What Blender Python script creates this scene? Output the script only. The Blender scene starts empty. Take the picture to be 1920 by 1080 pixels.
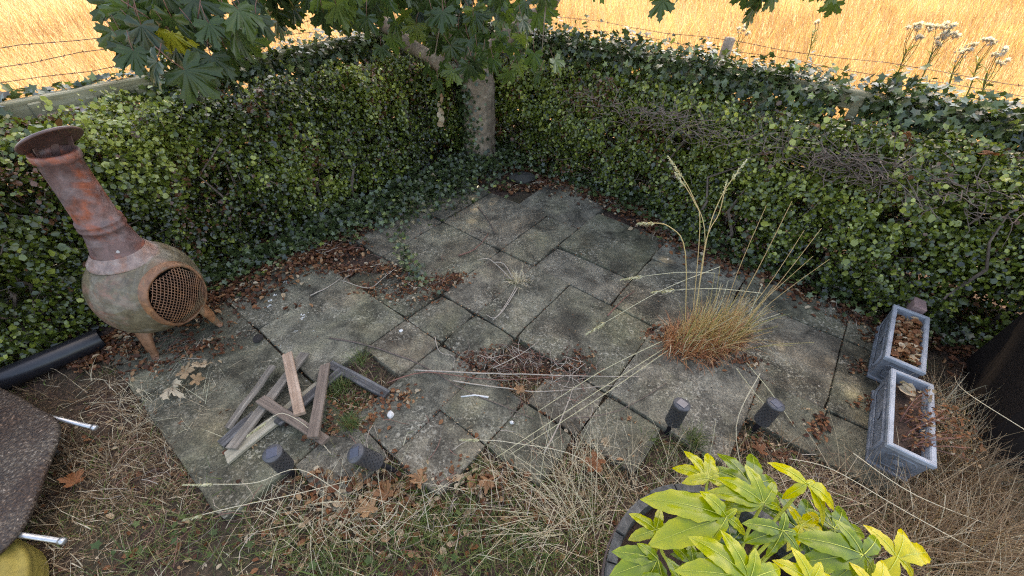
import bpy, math, random
import numpy as np
from mathutils import Matrix, Vector

S = bpy.context.scene
C = bpy.context.collection
R = math.radians

# ------------------------------------------------------------------ camera
cam_d = bpy.data.cameras.new('camera')
cam = bpy.data.objects.new('camera', cam_d)
C.objects.link(cam)
cam_d.sensor_width = 36.0
cam_d.lens = 14.3756
cam_d.clip_start = 0.02
cam_d.clip_end = 2000
cam.matrix_world = Matrix(((0.99982, -0.01873, 0.0, 0.0),
                           (0.01254, 0.66940, -0.74279, 0.0),
                           (0.01391, 0.74266, 0.66952, 1.8),
                           (0, 0, 0, 1)))
S.camera = cam

# ------------------------------------------------------------------ sky and sun
SUN_AZ, SUN_EL = 15.0, 55.0          # degrees right of straight ahead, degrees up
W = bpy.data.worlds.new('World')
S.world = W
W.use_nodes = True
wn = W.node_tree.nodes
bg = wn['Background']
sky = wn.new('ShaderNodeTexSky')
sky.sky_type = 'NISHITA'
sky.sun_disc = False
sky.sun_elevation = R(SUN_EL)
sky.sun_rotation = R(SUN_AZ)
sky.air_density = 1.0
sky.dust_density = 2.5
sky.ozone_density = 0.6
W.node_tree.links.new(sky.outputs[0], bg.inputs[0])
bg.inputs[1].default_value = 0.15
sun_d = bpy.data.lights.new('sun', 'SUN')
sun_d.energy = 2.0
sun_d.angle = R(0.6)
sun_d.color = (1.0, 0.9, 0.74)
sun = bpy.data.objects.new('sun', sun_d)
C.objects.link(sun)
to_sun = Vector((math.sin(R(SUN_AZ)) * math.cos(R(SUN_EL)), math.cos(R(SUN_AZ)) * math.cos(R(SUN_EL)), math.sin(R(SUN_EL))))
sun.rotation_euler = to_sun.to_track_quat('Z', 'Y').to_euler()
sun.location = (6, 12, 12)
vs = S.view_settings
vs.view_transform = 'Standard'
vs.look = 'None'
vs.gamma = 1.0
vs.use_curve_mapping = False
vs.exposure = 2.3
vs.use_white_balance = True          # camera balanced for open shade
vs.white_balance_temperature = 8000
vs.white_balance_tint = 10
S.cycles.use_denoising = False
S.cycles.filter_width = 1.15
S.cycles.sample_clamp_indirect = 4.0
S.cycles.max_bounces = 6
S.cycles.diffuse_bounces = 2
S.cycles.glossy_bounces = 2
S.cycles.transparent_max_bounces = 4

# ------------------------------------------------------------------ helpers
YA = R(37.545)
def xy(u, v):
    """garden grid (u away to the right, v to the right towards us) -> world x, y"""
    return (u * math.sin(YA) + v * math.cos(YA), u * math.cos(YA) - v * math.sin(YA))
def uv_np(x, y):
    return x * math.sin(YA) + y * math.cos(YA), x * math.cos(YA) - y * math.sin(YA)
def grid(k, m):
    return xy(0.3564 + 0.2997 * k, -0.9378 + 0.3002 * m)

def props(o, label=None, cat=None, group=None, kind=None):
    if label: o['label'] = label
    if cat: o['category'] = cat
    if group: o['group'] = group
    if kind: o['kind'] = kind
    return o
def thing(name, loc, label, cat, group=None, rz=0.0):
    o = bpy.data.objects.new(name, None)
    o.empty_display_size = 0.05
    C.objects.link(o)
    o.location = loc
    o.rotation_euler = (0, 0, rz)
    return props(o, label, cat, group)

def np_mesh(name, V, F, mats=(), smooth=False, tint=None, mi=None):
    """V (n,3) array, F (m,k) array of equal sized faces or a list of mixed faces"""
    me = bpy.data.meshes.new(name)
    V = np.asarray(V, dtype=np.float32).reshape(-1, 3)
    if isinstance(F, np.ndarray):
        nf, k = F.shape
        me.vertices.add(len(V)); me.vertices.foreach_set('co', V.ravel())
        me.loops.add(nf * k); me.loops.foreach_set('vertex_index', F.astype(np.int32).ravel())
        me.polygons.add(nf)
        me.polygons.foreach_set('loop_start', np.arange(0, nf * k, k, dtype=np.int32))
        me.update(calc_edges=True)
    else:
        me.from_pydata([tuple(map(float, p)) for p in V], [], [tuple(f) for f in F])
    for m in (mats if isinstance(mats, (list, tuple)) else [mats]):
        me.materials.append(m)
    if mi is not None:
        me.polygons.foreach_set('material_index', np.asarray(mi, dtype=np.int32))
    if tint is not None:
        a = me.attributes.new('tint', 'FLOAT', 'POINT')
        a.data.foreach_set('value', np.asarray(tint, dtype=np.float32))
    if smooth:
        me.polygons.foreach_set('use_smooth', np.ones(len(me.polygons), dtype=bool))
    me.validate()
    me.update()
    return me
def obj(name, me, parent=None, loc=None, rot=None, **kw):
    o = bpy.data.objects.new(name, me)
    C.objects.link(o)
    if parent is not None: o.parent = parent
    if loc is not None: o.location = loc
    if rot is not None: o.rotation_euler = rot
    return props(o, **kw)

class MB:
    """collects small shapes into one mesh"""
    def __init__(self): self.v = []; self.f = []; self.m = []; self.t = []
    def add(self, V, F, mi=0, tint=0.5):
        b = len(self.v)
        self.v += [tuple(map(float, p)) for p in V]
        self.f += [tuple(i + b for i in f) for f in F]
        self.m += [mi] * len(F)
        self.t += [tint] * len(V)
    def box(self, x0, x1, y0, y1, z0, z1, mi=0, M=None, bev=0.0):
        b = bev
        if b <= 0:
            V = [(x0, y0, z0), (x1, y0, z0), (x1, y1, z0), (x0, y1, z0), (x0, y0, z1), (x1, y0, z1), (x1, y1, z1), (x0, y1, z1)]
            F = [(0, 3, 2, 1), (4, 5, 6, 7), (0, 1, 5, 4), (1, 2, 6, 5), (2, 3, 7, 6), (3, 0, 4, 7)]
        else:
            V = []
            for z, s in ((z0, b), (z0 + b, 0), (z1 - b, 0), (z1, b)):
                V += [(x0 + s + (b if not s else 0), y0 + s, z), (x1 - s - (b if not s else 0), y0 + s, z), (x1 - s, y0 + s + (b if not s else 0), z), (x1 - s, y1 - s - (b if not s else 0), z),
                      (x1 - s - (b if not s else 0), y1 - s, z), (x0 + s + (b if not s else 0), y1 - s, z), (x0 + s, y1 - s - (b if not s else 0), z), (x0 + s, y0 + s + (b if not s else 0), z)]
            F = [tuple(range(7, -1, -1)), tuple(range(24, 32))]
            for r in range(3):
                for i in range(8):
                    j = (i + 1) % 8
                    F.append((r * 8 + i, r * 8 + j, r * 8 + 8 + j, r * 8 + 8 + i))
        if M is not None: V = [M @ Vector(p) for p in V]
        self.add(V, F, mi)
    def tube(self, pts, rad, n=6, mi=0, cap=True, tint=0.5):
        pts = [Vector(p) for p in pts]
        if not isinstance(rad, (list, tuple)): rad = [rad] * len(pts)
        V = []; F = []
        up = Vector((0.13, 0.21, 0.97)).normalized()
        d0 = (pts[1] - pts[0]).normalized()
        a = d0.cross(up)
        if a.length < 0.1: a = d0.cross(Vector((1, 0, 0)))
        a.normalize()
        for i, p in enumerate(pts):
            d = (pts[min(i + 1, len(pts) - 1)] - pts[max(i - 1, 0)]).normalized()
            a = (a - d * a.dot(d)).normalized()
            b = d.cross(a)
            for j in range(n):
                t = 2 * math.pi * j / n
                V.append(p + (a * math.cos(t) + b * math.sin(t)) * rad[i])
        for i in range(len(pts) - 1):
            for j in range(n):
                k = (j + 1) % n
                F.append((i * n + j, i * n + k, i * n + n + k, i * n + n + j))
        if cap:
            F.append(tuple(range(n - 1, -1, -1)))
            F.append(tuple(range((len(pts) - 1) * n, len(pts) * n)))
        self.add(V, F, mi, tint)
    def lathe(self, prof, n=32, mi=0, M=None, cap0=False, cap1=False):
        V = []; F = []
        for r, z in prof:
            for j in range(n):
                t = 2 * math.pi * j / n
                V.append(Vector((r * math.cos(t), r * math.sin(t), z)))
        for i in range(len(prof) - 1):
            for j in range(n):
                k = (j + 1) % n
                F.append((i * n + j, i * n + k, i * n + n + k, i * n + n + j))
        if cap0: F.append(tuple(range(n - 1, -1, -1)))
        if cap1: F.append(tuple(range((len(prof) - 1) * n, len(prof) * n)))
        if M is not None: V = [M @ p for p in V]
        self.add(V, F, mi)
    def mesh(self, name, mats, smooth=False, tint=False):
        return np_mesh(name, self.v, self.f, mats, smooth, self.t if tint else None, self.m)
    def obj(self, name, mats, parent=None, smooth=False, loc=None, rot=None, tint=False, **kw):
        return obj(name, self.mesh(name, mats, smooth, tint), parent, loc, rot, **kw)

def euler_mats(a, b, c):
    """arrays of angles -> (n,3,3) rotation matrices Rz(c) Ry(b) Rx(a)"""
    ca, sa, cb, sb, cc, sc = np.cos(a), np.sin(a), np.cos(b), np.sin(b), np.cos(c), np.sin(c)
    M = np.empty((len(a), 3, 3))
    M[:, 0, 0] = cc * cb; M[:, 0, 1] = cc * sb * sa - sc * ca; M[:, 0, 2] = cc * sb * ca + sc * sa
    M[:, 1, 0] = sc * cb; M[:, 1, 1] = sc * sb * sa + cc * ca; M[:, 1, 2] = sc * sb * ca - cc * sa
    M[:, 2, 0] = -sb; M[:, 2, 1] = cb * sa; M[:, 2, 2] = cb * ca
    return M
def frames(nrm, spin):
    """(n,3) normals and a spin angle -> rotation matrices whose z is the normal"""
    z = nrm / np.linalg.norm(nrm, axis=1, keepdims=True)
    h = np.where(np.abs(z[:, 2:3]) > 0.9, np.array([[1.0, 0, 0]]), np.array([[0, 0, 1.0]]))
    x = np.cross(h, z); x /= np.linalg.norm(x, axis=1, keepdims=True)
    y = np.cross(z, x)
    c, s = np.cos(spin)[:, None], np.sin(spin)[:, None]
    X = x * c + y * s; Y = -x * s + y * c
    return np.stack([X, Y, z], axis=2)
def cloud(name, TV, TF, pos, M, scale, mat, tint, parent=None, **kw):
    """many copies of one small leaf template in one mesh"""
    TV = np.asarray(TV, float); n = len(pos); k = len(TV)
    V = np.einsum('nij,nkj->nki', M, TV[None] * scale[:, None, None]) + pos[:, None, :]
    if len(set(len(f) for f in TF)) == 1:
        F = (np.asarray(TF)[None] + (np.arange(n) * k)[:, None, None]).reshape(-1, len(TF[0]))
    else:
        F = [tuple(i + b * k for i in f) for b in range(n) for f in TF]
    me = np_mesh(name, V.reshape(-1, 3), F, mat, False, np.repeat(tint, k))
    return obj(name, me, parent, **kw)
def blades(name, base, az, length, lean, curl, width, mat, tint, parent=None, segs=4, twist=None, kink=0.0, **kw):
    """grass: each blade a tapering bent ribbon"""
    n = len(base)
    V = np.empty((n, segs + 1, 2, 3))
    p = np.array(base, float)
    d = np.stack([np.cos(az), np.sin(az), np.zeros(n)], 1)
    if twist is None: twist = np.random.RandomState(5).uniform(-0.9, 0.9, n)
    sd = np.stack([-np.sin(az + twist), np.cos(az + twist), np.zeros(n)], 1)
    kr = np.random.RandomState(n + segs)
    kat = kr.randint(1, segs + 1, n); kang = np.where(kr.uniform(0, 1, n) < kink, kr.normal(0.7, 0.5, n), 0.0); kaz = np.where(kang != 0, kr.normal(0, 0.5, n), 0.0)
    for s in range(segs + 1):
        w = width * (1.0 - 0.85 * (s / segs) ** 1.5)
        V[:, s, 0] = p - sd * w[:, None] * 0.5
        V[:, s, 1] = p + sd * w[:, None] * 0.5
        th = lean + curl * (s + 0.5) / segs + np.where(s >= kat, kang, 0.0)
        if kink > 0:
            a_ = az + np.where(s >= kat, kaz, 0.0); d = np.stack([np.cos(a_), np.sin(a_), np.zeros(n)], 1)
        p = p + (d * np.sin(th)[:, None] + np.array([0, 0, 1.0]) * np.cos(th)[:, None]) * (length / segs)[:, None]
        p[:, 2] = np.maximum(p[:, 2], -0.02)
    b = (np.arange(n) * (segs + 1) * 2)[:, None, None]
    F = np.array([[2 * s, 2 * s + 1, 2 * s + 3, 2 * s + 2] for s in range(segs)])[None] + b
    me = np_mesh(name, V.reshape(-1, 3), F.reshape(-1, 4), mat, False, np.repeat(tint, (segs + 1) * 2))
    return obj(name, me, parent, **kw)

# ------------------------------------------------------------------ materials
def nodes(name):
    m = bpy.data.materials.new(name)
    m.use_nodes = True
    t = m.node_tree
    return m, t.nodes, t.links, t.nodes['Principled BSDF']
def ramp(N, L, fac, stops, interp='LINEAR'):
    r = N.new('ShaderNodeValToRGB')
    r.color_ramp.interpolation = interp
    e = r.color_ramp.elements
    while len(e) < len(stops): e.new(0.5)
    for i, (p, c) in enumerate(stops):
        e[i].position = p
        e[i].color = (c[0], c[1], c[2], 1) if not isinstance(c, float) else (c, c, c, 1)
    L.new(fac, r.inputs[0])
    return r.outputs[0]
def noise(N, L, scale, detail=4, rough=0.55, vec=None, dist=0.0, coord='Object'):
    n = N.new('ShaderNodeTexNoise')
    n.inputs['Scale'].default_value = scale
    n.inputs['Detail'].default_value = detail
    n.inputs['Roughness'].default_value = rough
    n.inputs['Distortion'].default_value = dist
    if vec is None:
        tc = N.new('ShaderNodeTexCoord'); vec = tc.outputs[coord]
    L.new(vec, n.inputs['Vector'])
    return n.outputs[0]
def mix(N, L, fac, a, b, mode='MIX'):
    x = N.new('ShaderNodeMix'); x.data_type = 'RGBA'; x.blend_type = mode
    for s, v in ((0, fac), (6, a), (7, b)):
        if hasattr(v, 'is_linked') or hasattr(v, 'links'): L.new(v, x.inputs[s])
        elif isinstance(v, (int, float)): x.inputs[s].default_value = v
        else: x.inputs[s].default_value = (v[0], v[1], v[2], 1)
    return x.outputs[2]
def bump(N, L, bsdf, h, strength=0.4, dist=0.01):
    b = N.new('ShaderNodeBump')
    b.inputs['Strength'].default_value = strength
    b.inputs['Distance'].default_value = dist
    L.new(h, b.inputs['Height'])
    L.new(b.outputs[0], bsdf.inputs['Normal'])
def leaf_mat(name, stops, rough=0.5, trans=0.3, spec=0.4, gain=1.5, veins=False):
    m, N, L, B = nodes(name)
    a = N.new('ShaderNodeAttribute'); a.attribute_name = 'tint'
    col = ramp(N, L, a.outputs['Fac'], stops)
    nz = noise(N, L, 60, 2)
    col = mix(N, L, nz, col, mix(N, L, 0.35, col, (0.6, 0.55, 0.4), 'MULTIPLY'))
    L.new(col, B.inputs['Base Color'])
    B.inputs['Roughness'].default_value = rough
    B.inputs['Specular IOR Level'].default_value = spec
    if trans > 0:
        tr = N.new('ShaderNodeBsdfTranslucent')
        L.new(mix(N, L, 1.0, col, (gain, gain, gain * 0.6), 'MULTIPLY'), tr.inputs[0])
        ms = N.new('ShaderNodeMixShader'); ms.inputs[0].default_value = trans
        L.new(B.outputs[0], ms.inputs[1]); L.new(tr.outputs[0], ms.inputs[2])
        L.new(ms.outputs[0], N['Material Output'].inputs[0])
    return m
def plain(name, col, rough=0.6, metal=0.0, var=0.25, scale=30, bmp=0.15, spec=0.5):
    m, N, L, B = nodes(name)
    nz = noise(N, L, scale, 5, 0.65)
    c = ramp(N, L, nz, [(0.3, [x * (1 - var) for x in col]), (0.7, [min(1, x * (1 + var)) for x in col])])
    L.new(c, B.inputs['Base Color'])
    B.inputs['Roughness'].default_value = rough
    B.inputs['Metallic'].default_value = metal
    B.inputs['Specular IOR Level'].default_value = spec
    bump(N, L, B, nz, bmp, 0.004)
    return m

M = {}
# hedge, ivy and tree leaves: old to fresh, shade and highlight contrast put into the hedge range
M['hedge_leaf'] = leaf_mat('hedge_leaf', [(0.0, (0.020, 0.028, 0.008)), (0.40, (0.070, 0.096, 0.015)), (0.74, (0.175, 0.215, 0.028)), (0.95, (0.36, 0.39, 0.085)), (1.0, (0.15, 0.065, 0.032))], 0.30, 0.2, 0.7)
M['ivy_leaf'] = leaf_mat('ivy_leaf', [(0.0, (0.016, 0.024, 0.010)), (0.45, (0.045, 0.068, 0.022)), (0.8, (0.13, 0.175, 0.065)), (1.0, (0.26, 0.31, 0.07))], 0.30, 0.2, 0.7)
M['maple_leaf'] = leaf_mat('maple_leaf', [(0.0, (0.022, 0.036, 0.014)), (0.6, (0.045, 0.078, 0.020)), (0.9, (0.10, 0.14, 0.03)), (1.0, (0.36, 0.33, 0.03))], 0.38, 0.34, 0.5, 2.0)
M['dead_leaf'] = leaf_mat('dead_leaf', [(0.0, (0.045, 0.022, 0.014)), (0.4, (0.13, 0.05, 0.026)), (0.7, (0.25, 0.10, 0.04)), (0.9, (0.38, 0.24, 0.13)), (1.0, (0.5, 0.4, 0.28))], 0.7, 0.12, 0.3)
M['straw'] = leaf_mat('straw', [(0.0, (0.10, 0.055, 0.030)), (0.35, (0.22, 0.135, 0.075)), (0.65, (0.40, 0.30, 0.19)), (0.93, (0.68, 0.60, 0.45)), (1.0, (0.11, 0.16, 0.035))], 0.65, 0.2, 0.3)
M['green_blade'] = leaf_mat('green_blade', [(0.0, (0.05, 0.085, 0.02)), (0.6, (0.11, 0.15, 0.04)), (1.0, (0.3, 0.27, 0.11))], 0.5, 0.25, 0.4)
M['tuft_blade'] = leaf_mat('tuft_blade', [(0.0, (0.32, 0.12, 0.06)), (0.3, (0.52, 0.26, 0.13)), (0.6, (0.62, 0.47, 0.22)), (0.8, (0.22, 0.23, 0.07)), (1.0, (0.74, 0.67, 0.48))], 0.55, 0.25, 0.3)
M['field_blade'] = leaf_mat('field_blade', [(0.0, (0.30, 0.185, 0.10)), (0.5, (0.55, 0.365, 0.195)), (1.0, (0.78, 0.62, 0.42))], 0.7, 0.3, 0.2, 1.15)
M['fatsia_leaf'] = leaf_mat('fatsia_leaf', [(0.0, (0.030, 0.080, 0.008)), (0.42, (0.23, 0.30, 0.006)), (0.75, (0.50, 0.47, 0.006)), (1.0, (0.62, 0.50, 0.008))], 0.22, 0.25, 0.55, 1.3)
fl = M['fatsia_leaf'].node_tree
bump(fl.nodes, fl.links, fl.nodes['Principled BSDF'], noise(fl.nodes, fl.links, 9.0, 2, 0.4), 0.5, 0.02)
M['fatsia_vein'] = plain('fatsia_vein', (0.50, 0.52, 0.08), 0.4, 0, 0.1)
M['twig'] = plain('twig', (0.13, 0.095, 0.075), 0.8, 0, 0.4, 40)
M['pale_twig'] = plain('pale_twig', (0.36, 0.30, 0.24), 0.75, 0, 0.3, 60)
M['red_twig'] = plain('red_twig', (0.19, 0.085, 0.06), 0.7, 0, 0.3, 60)

def mk_soil():
    m, N, L, B = nodes('soil')
    a = noise(N, L, 3.0, 6, 0.6); b = noise(N, L, 45.0, 6, 0.7); g = noise(N, L, 1.3, 3, 0.5)
    c = ramp(N, L, b, [(0.3, (0.018, 0.010, 0.007)), (0.5, (0.065, 0.036, 0.024)), (0.75, (0.17, 0.105, 0.072))])
    c = mix(N, L, ramp(N, L, a, [(0.45, 0.0), (0.65, 0.55)]), c, (0.05, 0.055, 0.022))
    L.new(c, B.inputs['Base Color']); B.inputs['Roughness'].default_value = 0.95
    bump(N, L, B, b, 0.8, 0.02)
    return m
M['soil'] = mk_soil()
def mk_field():
    m, N, L, B = nodes('field_straw')
    tc = N.new('ShaderNodeTexCoord')
    mp = N.new('ShaderNodeMapping'); mp.inputs['Scale'].default_value = (26, 26, 26)
    L.new(tc.outputs['Object'], mp.inputs[0])
    a = noise(N, L, 1.0, 6, 0.65, mp.outputs[0]); b = noise(N, L, 0.6, 4, 0.55)
    c = ramp(N, L, a, [(0.3, (0.30, 0.185, 0.10)), (0.55, (0.55, 0.365, 0.195)), (0.8, (0.72, 0.54, 0.34))])
    c = mix(N, L, ramp(N, L, b, [(0.35, 0.0), (0.7, 0.5)]), c, (0.54, 0.32, 0.15))
    L.new(c, B.inputs['Base Color']); B.inputs['Roughness'].default_value = 0.95
    bump(N, L, B, a, 0.6, 0.05)
    return m
M['field'] = mk_field()
def mk_slab():
    m, N, L, B = nodes('paving_concrete')
    oi = N.new('ShaderNodeObjectInfo')
    tc = N.new('ShaderNodeTexCoord')
    geo = N.new('ShaderNodeNewGeometry')
    P0 = geo.outputs['Position']
    big = noise(N, L, 2.3, 5, 0.6, P0); mid = noise(N, L, 14.0, 6, 0.7, P0, 0.6); fine = noise(N, L, 110.0, 6, 0.75, P0)
    sp = noise(N, L, 55.0, 3, 0.8, P0, 0.4)
    c = ramp(N, L, mid, [(0.28, (0.042, 0.037, 0.029)), (0.5, (0.130, 0.117, 0.092)), (0.72, (0.27, 0.245, 0.19))])
    # green algae film, differing from slab to slab
    ga = N.new('ShaderNodeMath'); ga.operation = 'MULTIPLY'
    L.new(ramp(N, L, big, [(0.36, 0.0), (0.6, 0.9)]), ga.inputs[0])
    L.new(ramp(N, L, oi.outputs['Random'], [(0.25, 0.15), (0.9, 0.9)]), ga.inputs[1])
    c = mix(N, L, ga.outputs[0], c, mix(N, L, 0.75, c, (0.085, 0.09, 0.048)))
    c = mix(N, L, 0.45, c, ramp(N, L, oi.outputs['Random'], [(0.0, (0.14, 0.115, 0.09)), (0.3, (0.16, 0.153, 0.135)), (0.6, (0.08, 0.083, 0.058)), (0.85, (0.12, 0.112, 0.092)), (1.0, (0.19, 0.18, 0.15))]))
    c = mix(N, L, 1.0, c, ramp(N, L, noise(N, L, 4.5, 6, 0.65, P0, 0.7), [(0.36, (0.34, 0.335, 0.315)), (0.5, (0.84, 0.83, 0.80)), (0.64, (1.38, 1.36, 1.29))]), 'MULTIPLY')
    c = mix(N, L, 1.0, c, ramp(N, L, fine, [(0.32, (0.42, 0.41, 0.39)), (0.68, (1.6, 1.58, 1.52))]), 'MULTIPLY')
    # pale lichen and worn aggregate
    li = N.new('ShaderNodeMath'); li.operation = 'MULTIPLY'
    L.new(ramp(N, L, sp, [(0.53, 0.0), (0.62, 1.0)]), li.inputs[0])
    L.new(ramp(N, L, noise(N, L, 3.7, 4, 0.6, P0), [(0.44, 0.0), (0.64, 0.85)]), li.inputs[1])
    c = mix(N, L, li.outputs[0], c, (0.37, 0.34, 0.27))
    w = noise(N, L, 23.0, 2, 0.5, P0)
    c = mix(N, L, ramp(N, L, w, [(0.75, 0.0), (0.78, 0.8)]), c, (0.46, 0.44, 0.4))
    # yellow green moss bloom
    c = mix(N, L, ramp(N, L, noise(N, L, 1.9, 6, 0.7, P0, 0.8), [(0.50, 0.0), (0.66, 0.4)]), c, mix(N, L, 1.0, c, (1.12, 1.15, 0.80), 'MULTIPLY'))
    # rusty tannin stain from rotting leaves
    st = noise(N, L, 1.7, 4, 0.6, P0, 0.5)
    c = mix(N, L, ramp(N, L, st, [(0.52, 0.0), (0.68, 0.65)]), c, mix(N, L, 0.8, c, (1.0, 0.80, 0.66), 'MULTIPLY'))
    L.new(c, B.inputs['Base Color'])
    B.inputs['Roughness'].default_value = 0.82
    B.inputs['Specular IOR Level'].default_value = 0.35
    ad = N.new('ShaderNodeMath'); ad.operation = 'ADD'
    L.new(fine, ad.inputs[0]); L.new(mid, ad.inputs[1])
    bump(N, L, B, ad.outputs[0], 0.5, 0.006)
    return m
M['slab'] = mk_slab()
def mk_wood(name, a, b, c, sx=3, sl=60):
    m, N, L, B = nodes(name)
    tc = N.new('ShaderNodeTexCoord'); mp = N.new('ShaderNodeMapping')
    mp.inputs['Scale'].default_value = (sx, sl, sl)
    L.new(tc.outputs['Object'], mp.inputs[0])
    n1 = noise(N, L, 1.0, 8, 0.7, mp.outputs[0], 0.5); n2 = noise(N, L, 9.0, 4, 0.6)
    col = ramp(N, L, n1, [(0.3, a), (0.5, b), (0.72, c)])
    col = mix(N, L, ramp(N, L, n2, [(0.4, 0.0), (0.7, 0.6)]), col, a)
    L.new(col, B.inputs['Base Color']); B.inputs['Roughness'].default_value = 0.85
    bump(N, L, B, n1, 0.5, 0.004)
    return m
M['wood_grey'] = mk_wood('wood_grey', (0.085, 0.072, 0.058), (0.21, 0.175, 0.14), (0.38, 0.33, 0.27))
M['wood_pale'] = mk_wood('wood_pale', (0.20, 0.12, 0.075), (0.40, 0.27, 0.19), (0.55, 0.41, 0.31))
M['wood_brown'] = mk_wood('wood_brown', (0.085, 0.06, 0.045), (0.185, 0.135, 0.102), (0.29, 0.22, 0.17))
M['wood_dark'] = mk_wood('wood_dark', (0.03, 0.028, 0.027), (0.075, 0.07, 0.068), (0.24, 0.23, 0.22))
M['wood_straw'] = mk_wood('wood_straw', (0.17, 0.145, 0.10), (0.33, 0.29, 0.21), (0.47, 0.42, 0.33))
M['fence_wood'] = mk_wood('fence_wood', (0.14, 0.12, 0.065), (0.32, 0.285, 0.175), (0.46, 0.42, 0.30))
M['post_wood'] = mk_wood('post_wood', (0.16, 0.11, 0.08), (0.33, 0.25, 0.19), (0.5, 0.41, 0.33))
M['barrel_wood'] = mk_wood('barrel_wood', (0.035, 0.034, 0.032), (0.085, 0.083, 0.08), (0.19, 0.185, 0.175), 40, 40)
def mk_bark():
    m, N, L, B = nodes('bark')
    a = noise(N, L, 9.0, 8, 0.7, None, 0.6); b = noise(N, L, 30.0, 6, 0.7)
    c = ramp(N, L, a, [(0.3, (0.09, 0.065, 0.045)), (0.5, (0.23, 0.165, 0.115)), (0.7, (0.40, 0.31, 0.225))])
    c = mix(N, L, ramp(N, L, b, [(0.5, 0.0), (0.68, 0.7)]), c, (0.12, 0.12, 0.075))
    L.new(c, B.inputs['Base Color']); B.inputs['Roughness'].default_value = 0.9
    bump(N, L, B, a, 0.7, 0.02)
    return m
M['bark'] = mk_bark()
def mk_iron(name, base, rust, pale, rscale, amount):
    m, N, L, B = nodes(name)
    a = noise(N, L, rscale, 5, 0.6, None, 0.8); b = noise(N, L, 26.0, 6, 0.7, None, 0.5); f = noise(N, L, 90.0, 5, 0.7)
    d = noise(N, L, 6.5, 4, 0.55, None, 1.2)
    c = mix(N, L, ramp(N, L, a, [(amount, 0.0), (amount + 0.12, 1.0)]), base, rust)
    c = mix(N, L, ramp(N, L, d, [(0.52, 0.0), (0.6, 0.65)]), c, pale)
    c = mix(N, L, 1.0, c, ramp(N, L, b, [(0.3, (0.5, 0.47, 0.45)), (0.7, (1.45, 1.42, 1.38))]), 'MULTIPLY')
    w = noise(N, L, 15.0, 3, 0.5)
    c = mix(N, L, ramp(N, L, w, [(0.735, 0.0), (0.755, 0.75)]), c, (0.5, 0.48, 0.46))
    L.new(c, B.inputs['Base Color'])
    L.new(ramp(N, L, b, [(0.3, 0.38), (0.7, 0.62)]), B.inputs['Roughness'])
    bump(N, L, B, f, 0.25, 0.004)
    return m
M['iron_body'] = mk_iron('iron_body', (0.125, 0.100, 0.060), (0.22, 0.115, 0.085), (0.19, 0.17, 0.135), 4.3, 0.53)
M['iron_neck'] = mk_iron('iron_neck', (0.145, 0.085, 0.080), (0.27, 0.075, 0.038), (0.18, 0.135, 0.135), 4.2, 0.47)
M['iron_pale'] = mk_iron('iron_pale', (0.24, 0.17, 0.15), (0.26, 0.14, 0.10), (0.34, 0.29, 0.26), 9.0, 0.5)
M['iron_rust'] = mk_iron('iron_rust', (0.20, 0.095, 0.05), (0.27, 0.12, 0.05), (0.13, 0.11, 0.07), 6.0, 0.5)
M['iron_lid'] = plain('iron_lid', (0.125, 0.070, 0.060), 0.34, 0, 0.3, 18)
M['soot_dark'] = plain('soot_dark', (0.022, 0.018, 0.016), 0.95)
M['black_plastic'] = plain('black_plastic', (0.014, 0.014, 0.018), 0.32, 0, 0.3, 20, 0.05)
M['lamp_grey'] = plain('lamp_grey', (0.068, 0.066, 0.070), 0.5, 0, 0.25, 60)
M['hole_shade'] = plain('hole_shade', (0.008, 0.008, 0.01), 0.8)
M['solar_glass'] = plain('solar_glass', (0.045, 0.048, 0.07), 0.16, 0, 0.15, 40, 0.02)
M['lead'] = plain('lead', (0.165, 0.175, 0.20), 0.5, 0, 0.5, 14, 0.35)
M['lead_skylit'] = plain('lead_skylit', (0.29, 0.31, 0.345), 0.5, 0, 0.32, 12, 0.2)  # rim paler and bluer than the body, sky light put into its colour
M['pot_soil'] = plain('pot_soil', (0.055, 0.032, 0.022), 0.95, 0, 0.5, 60, 0.8)
M['brick'] = plain('brick', (0.30, 0.19, 0.17), 0.85, 0, 0.25, 50, 0.3)
M['alu'] = plain('alu', (0.5, 0.5, 0.5), 0.35, 0.8, 0.15, 40, 0.05)
M['wicker'] = plain('wicker', (0.010, 0.006, 0.005), 0.8, 0, 0.4, 120, 0.5, 0.25)
M['yellow'] = plain('yellow', (0.24, 0.185, 0.035), 0.75, 0, 0.2, 25)
M['white'] = plain('white', (0.62, 0.6, 0.57), 0.7, 0, 0.15, 40)
M['wire'] = plain('wire', (0.10, 0.07, 0.06), 0.6, 0.5, 0.3, 50)
M['stone'] = plain('stone', (0.038, 0.035, 0.030), 0.9, 0, 0.3, 25, 0.5)
M['fluff'] = leaf_mat('fluff', [(0.0, (0.30, 0.24, 0.26)), (0.5, (0.62, 0.58, 0.6)), (1.0, (0.8, 0.78, 0.78))], 0.8, 0.3, 0.1, 1.0)
def mk_sling():
    m, N, L, B = nodes('woven_sling')
    a = noise(N, L, 75.0, 3, 0.75); b = noise(N, L, 4.0, 4); v = N.new('ShaderNodeTexVoronoi'); v.inputs['Scale'].default_value = 95
    tc = N.new('ShaderNodeTexCoord'); L.new(tc.outputs['Object'], v.inputs['Vector'])
    c = ramp(N, L, a, [(0.3, (0.014, 0.009, 0.007)), (0.5, (0.062, 0.046, 0.034)), (0.62, (0.16, 0.135, 0.10)), (0.7, (0.45, 0.41, 0.35))])
    c = mix(N, L, ramp(N, L, b, [(0.35, 0.0), (0.65, 1.0)]), c, mix(N, L, 1.0, c, (0.5, 0.34, 0.27), 'MULTIPLY'))
    L.new(c, B.inputs['Base Color']); B.inputs['Roughness'].default_value = 0.65
    bump(N, L, B, v.outputs['Distance'], 0.8, 0.006)
    return m
M['sling'] = mk_sling()

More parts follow.
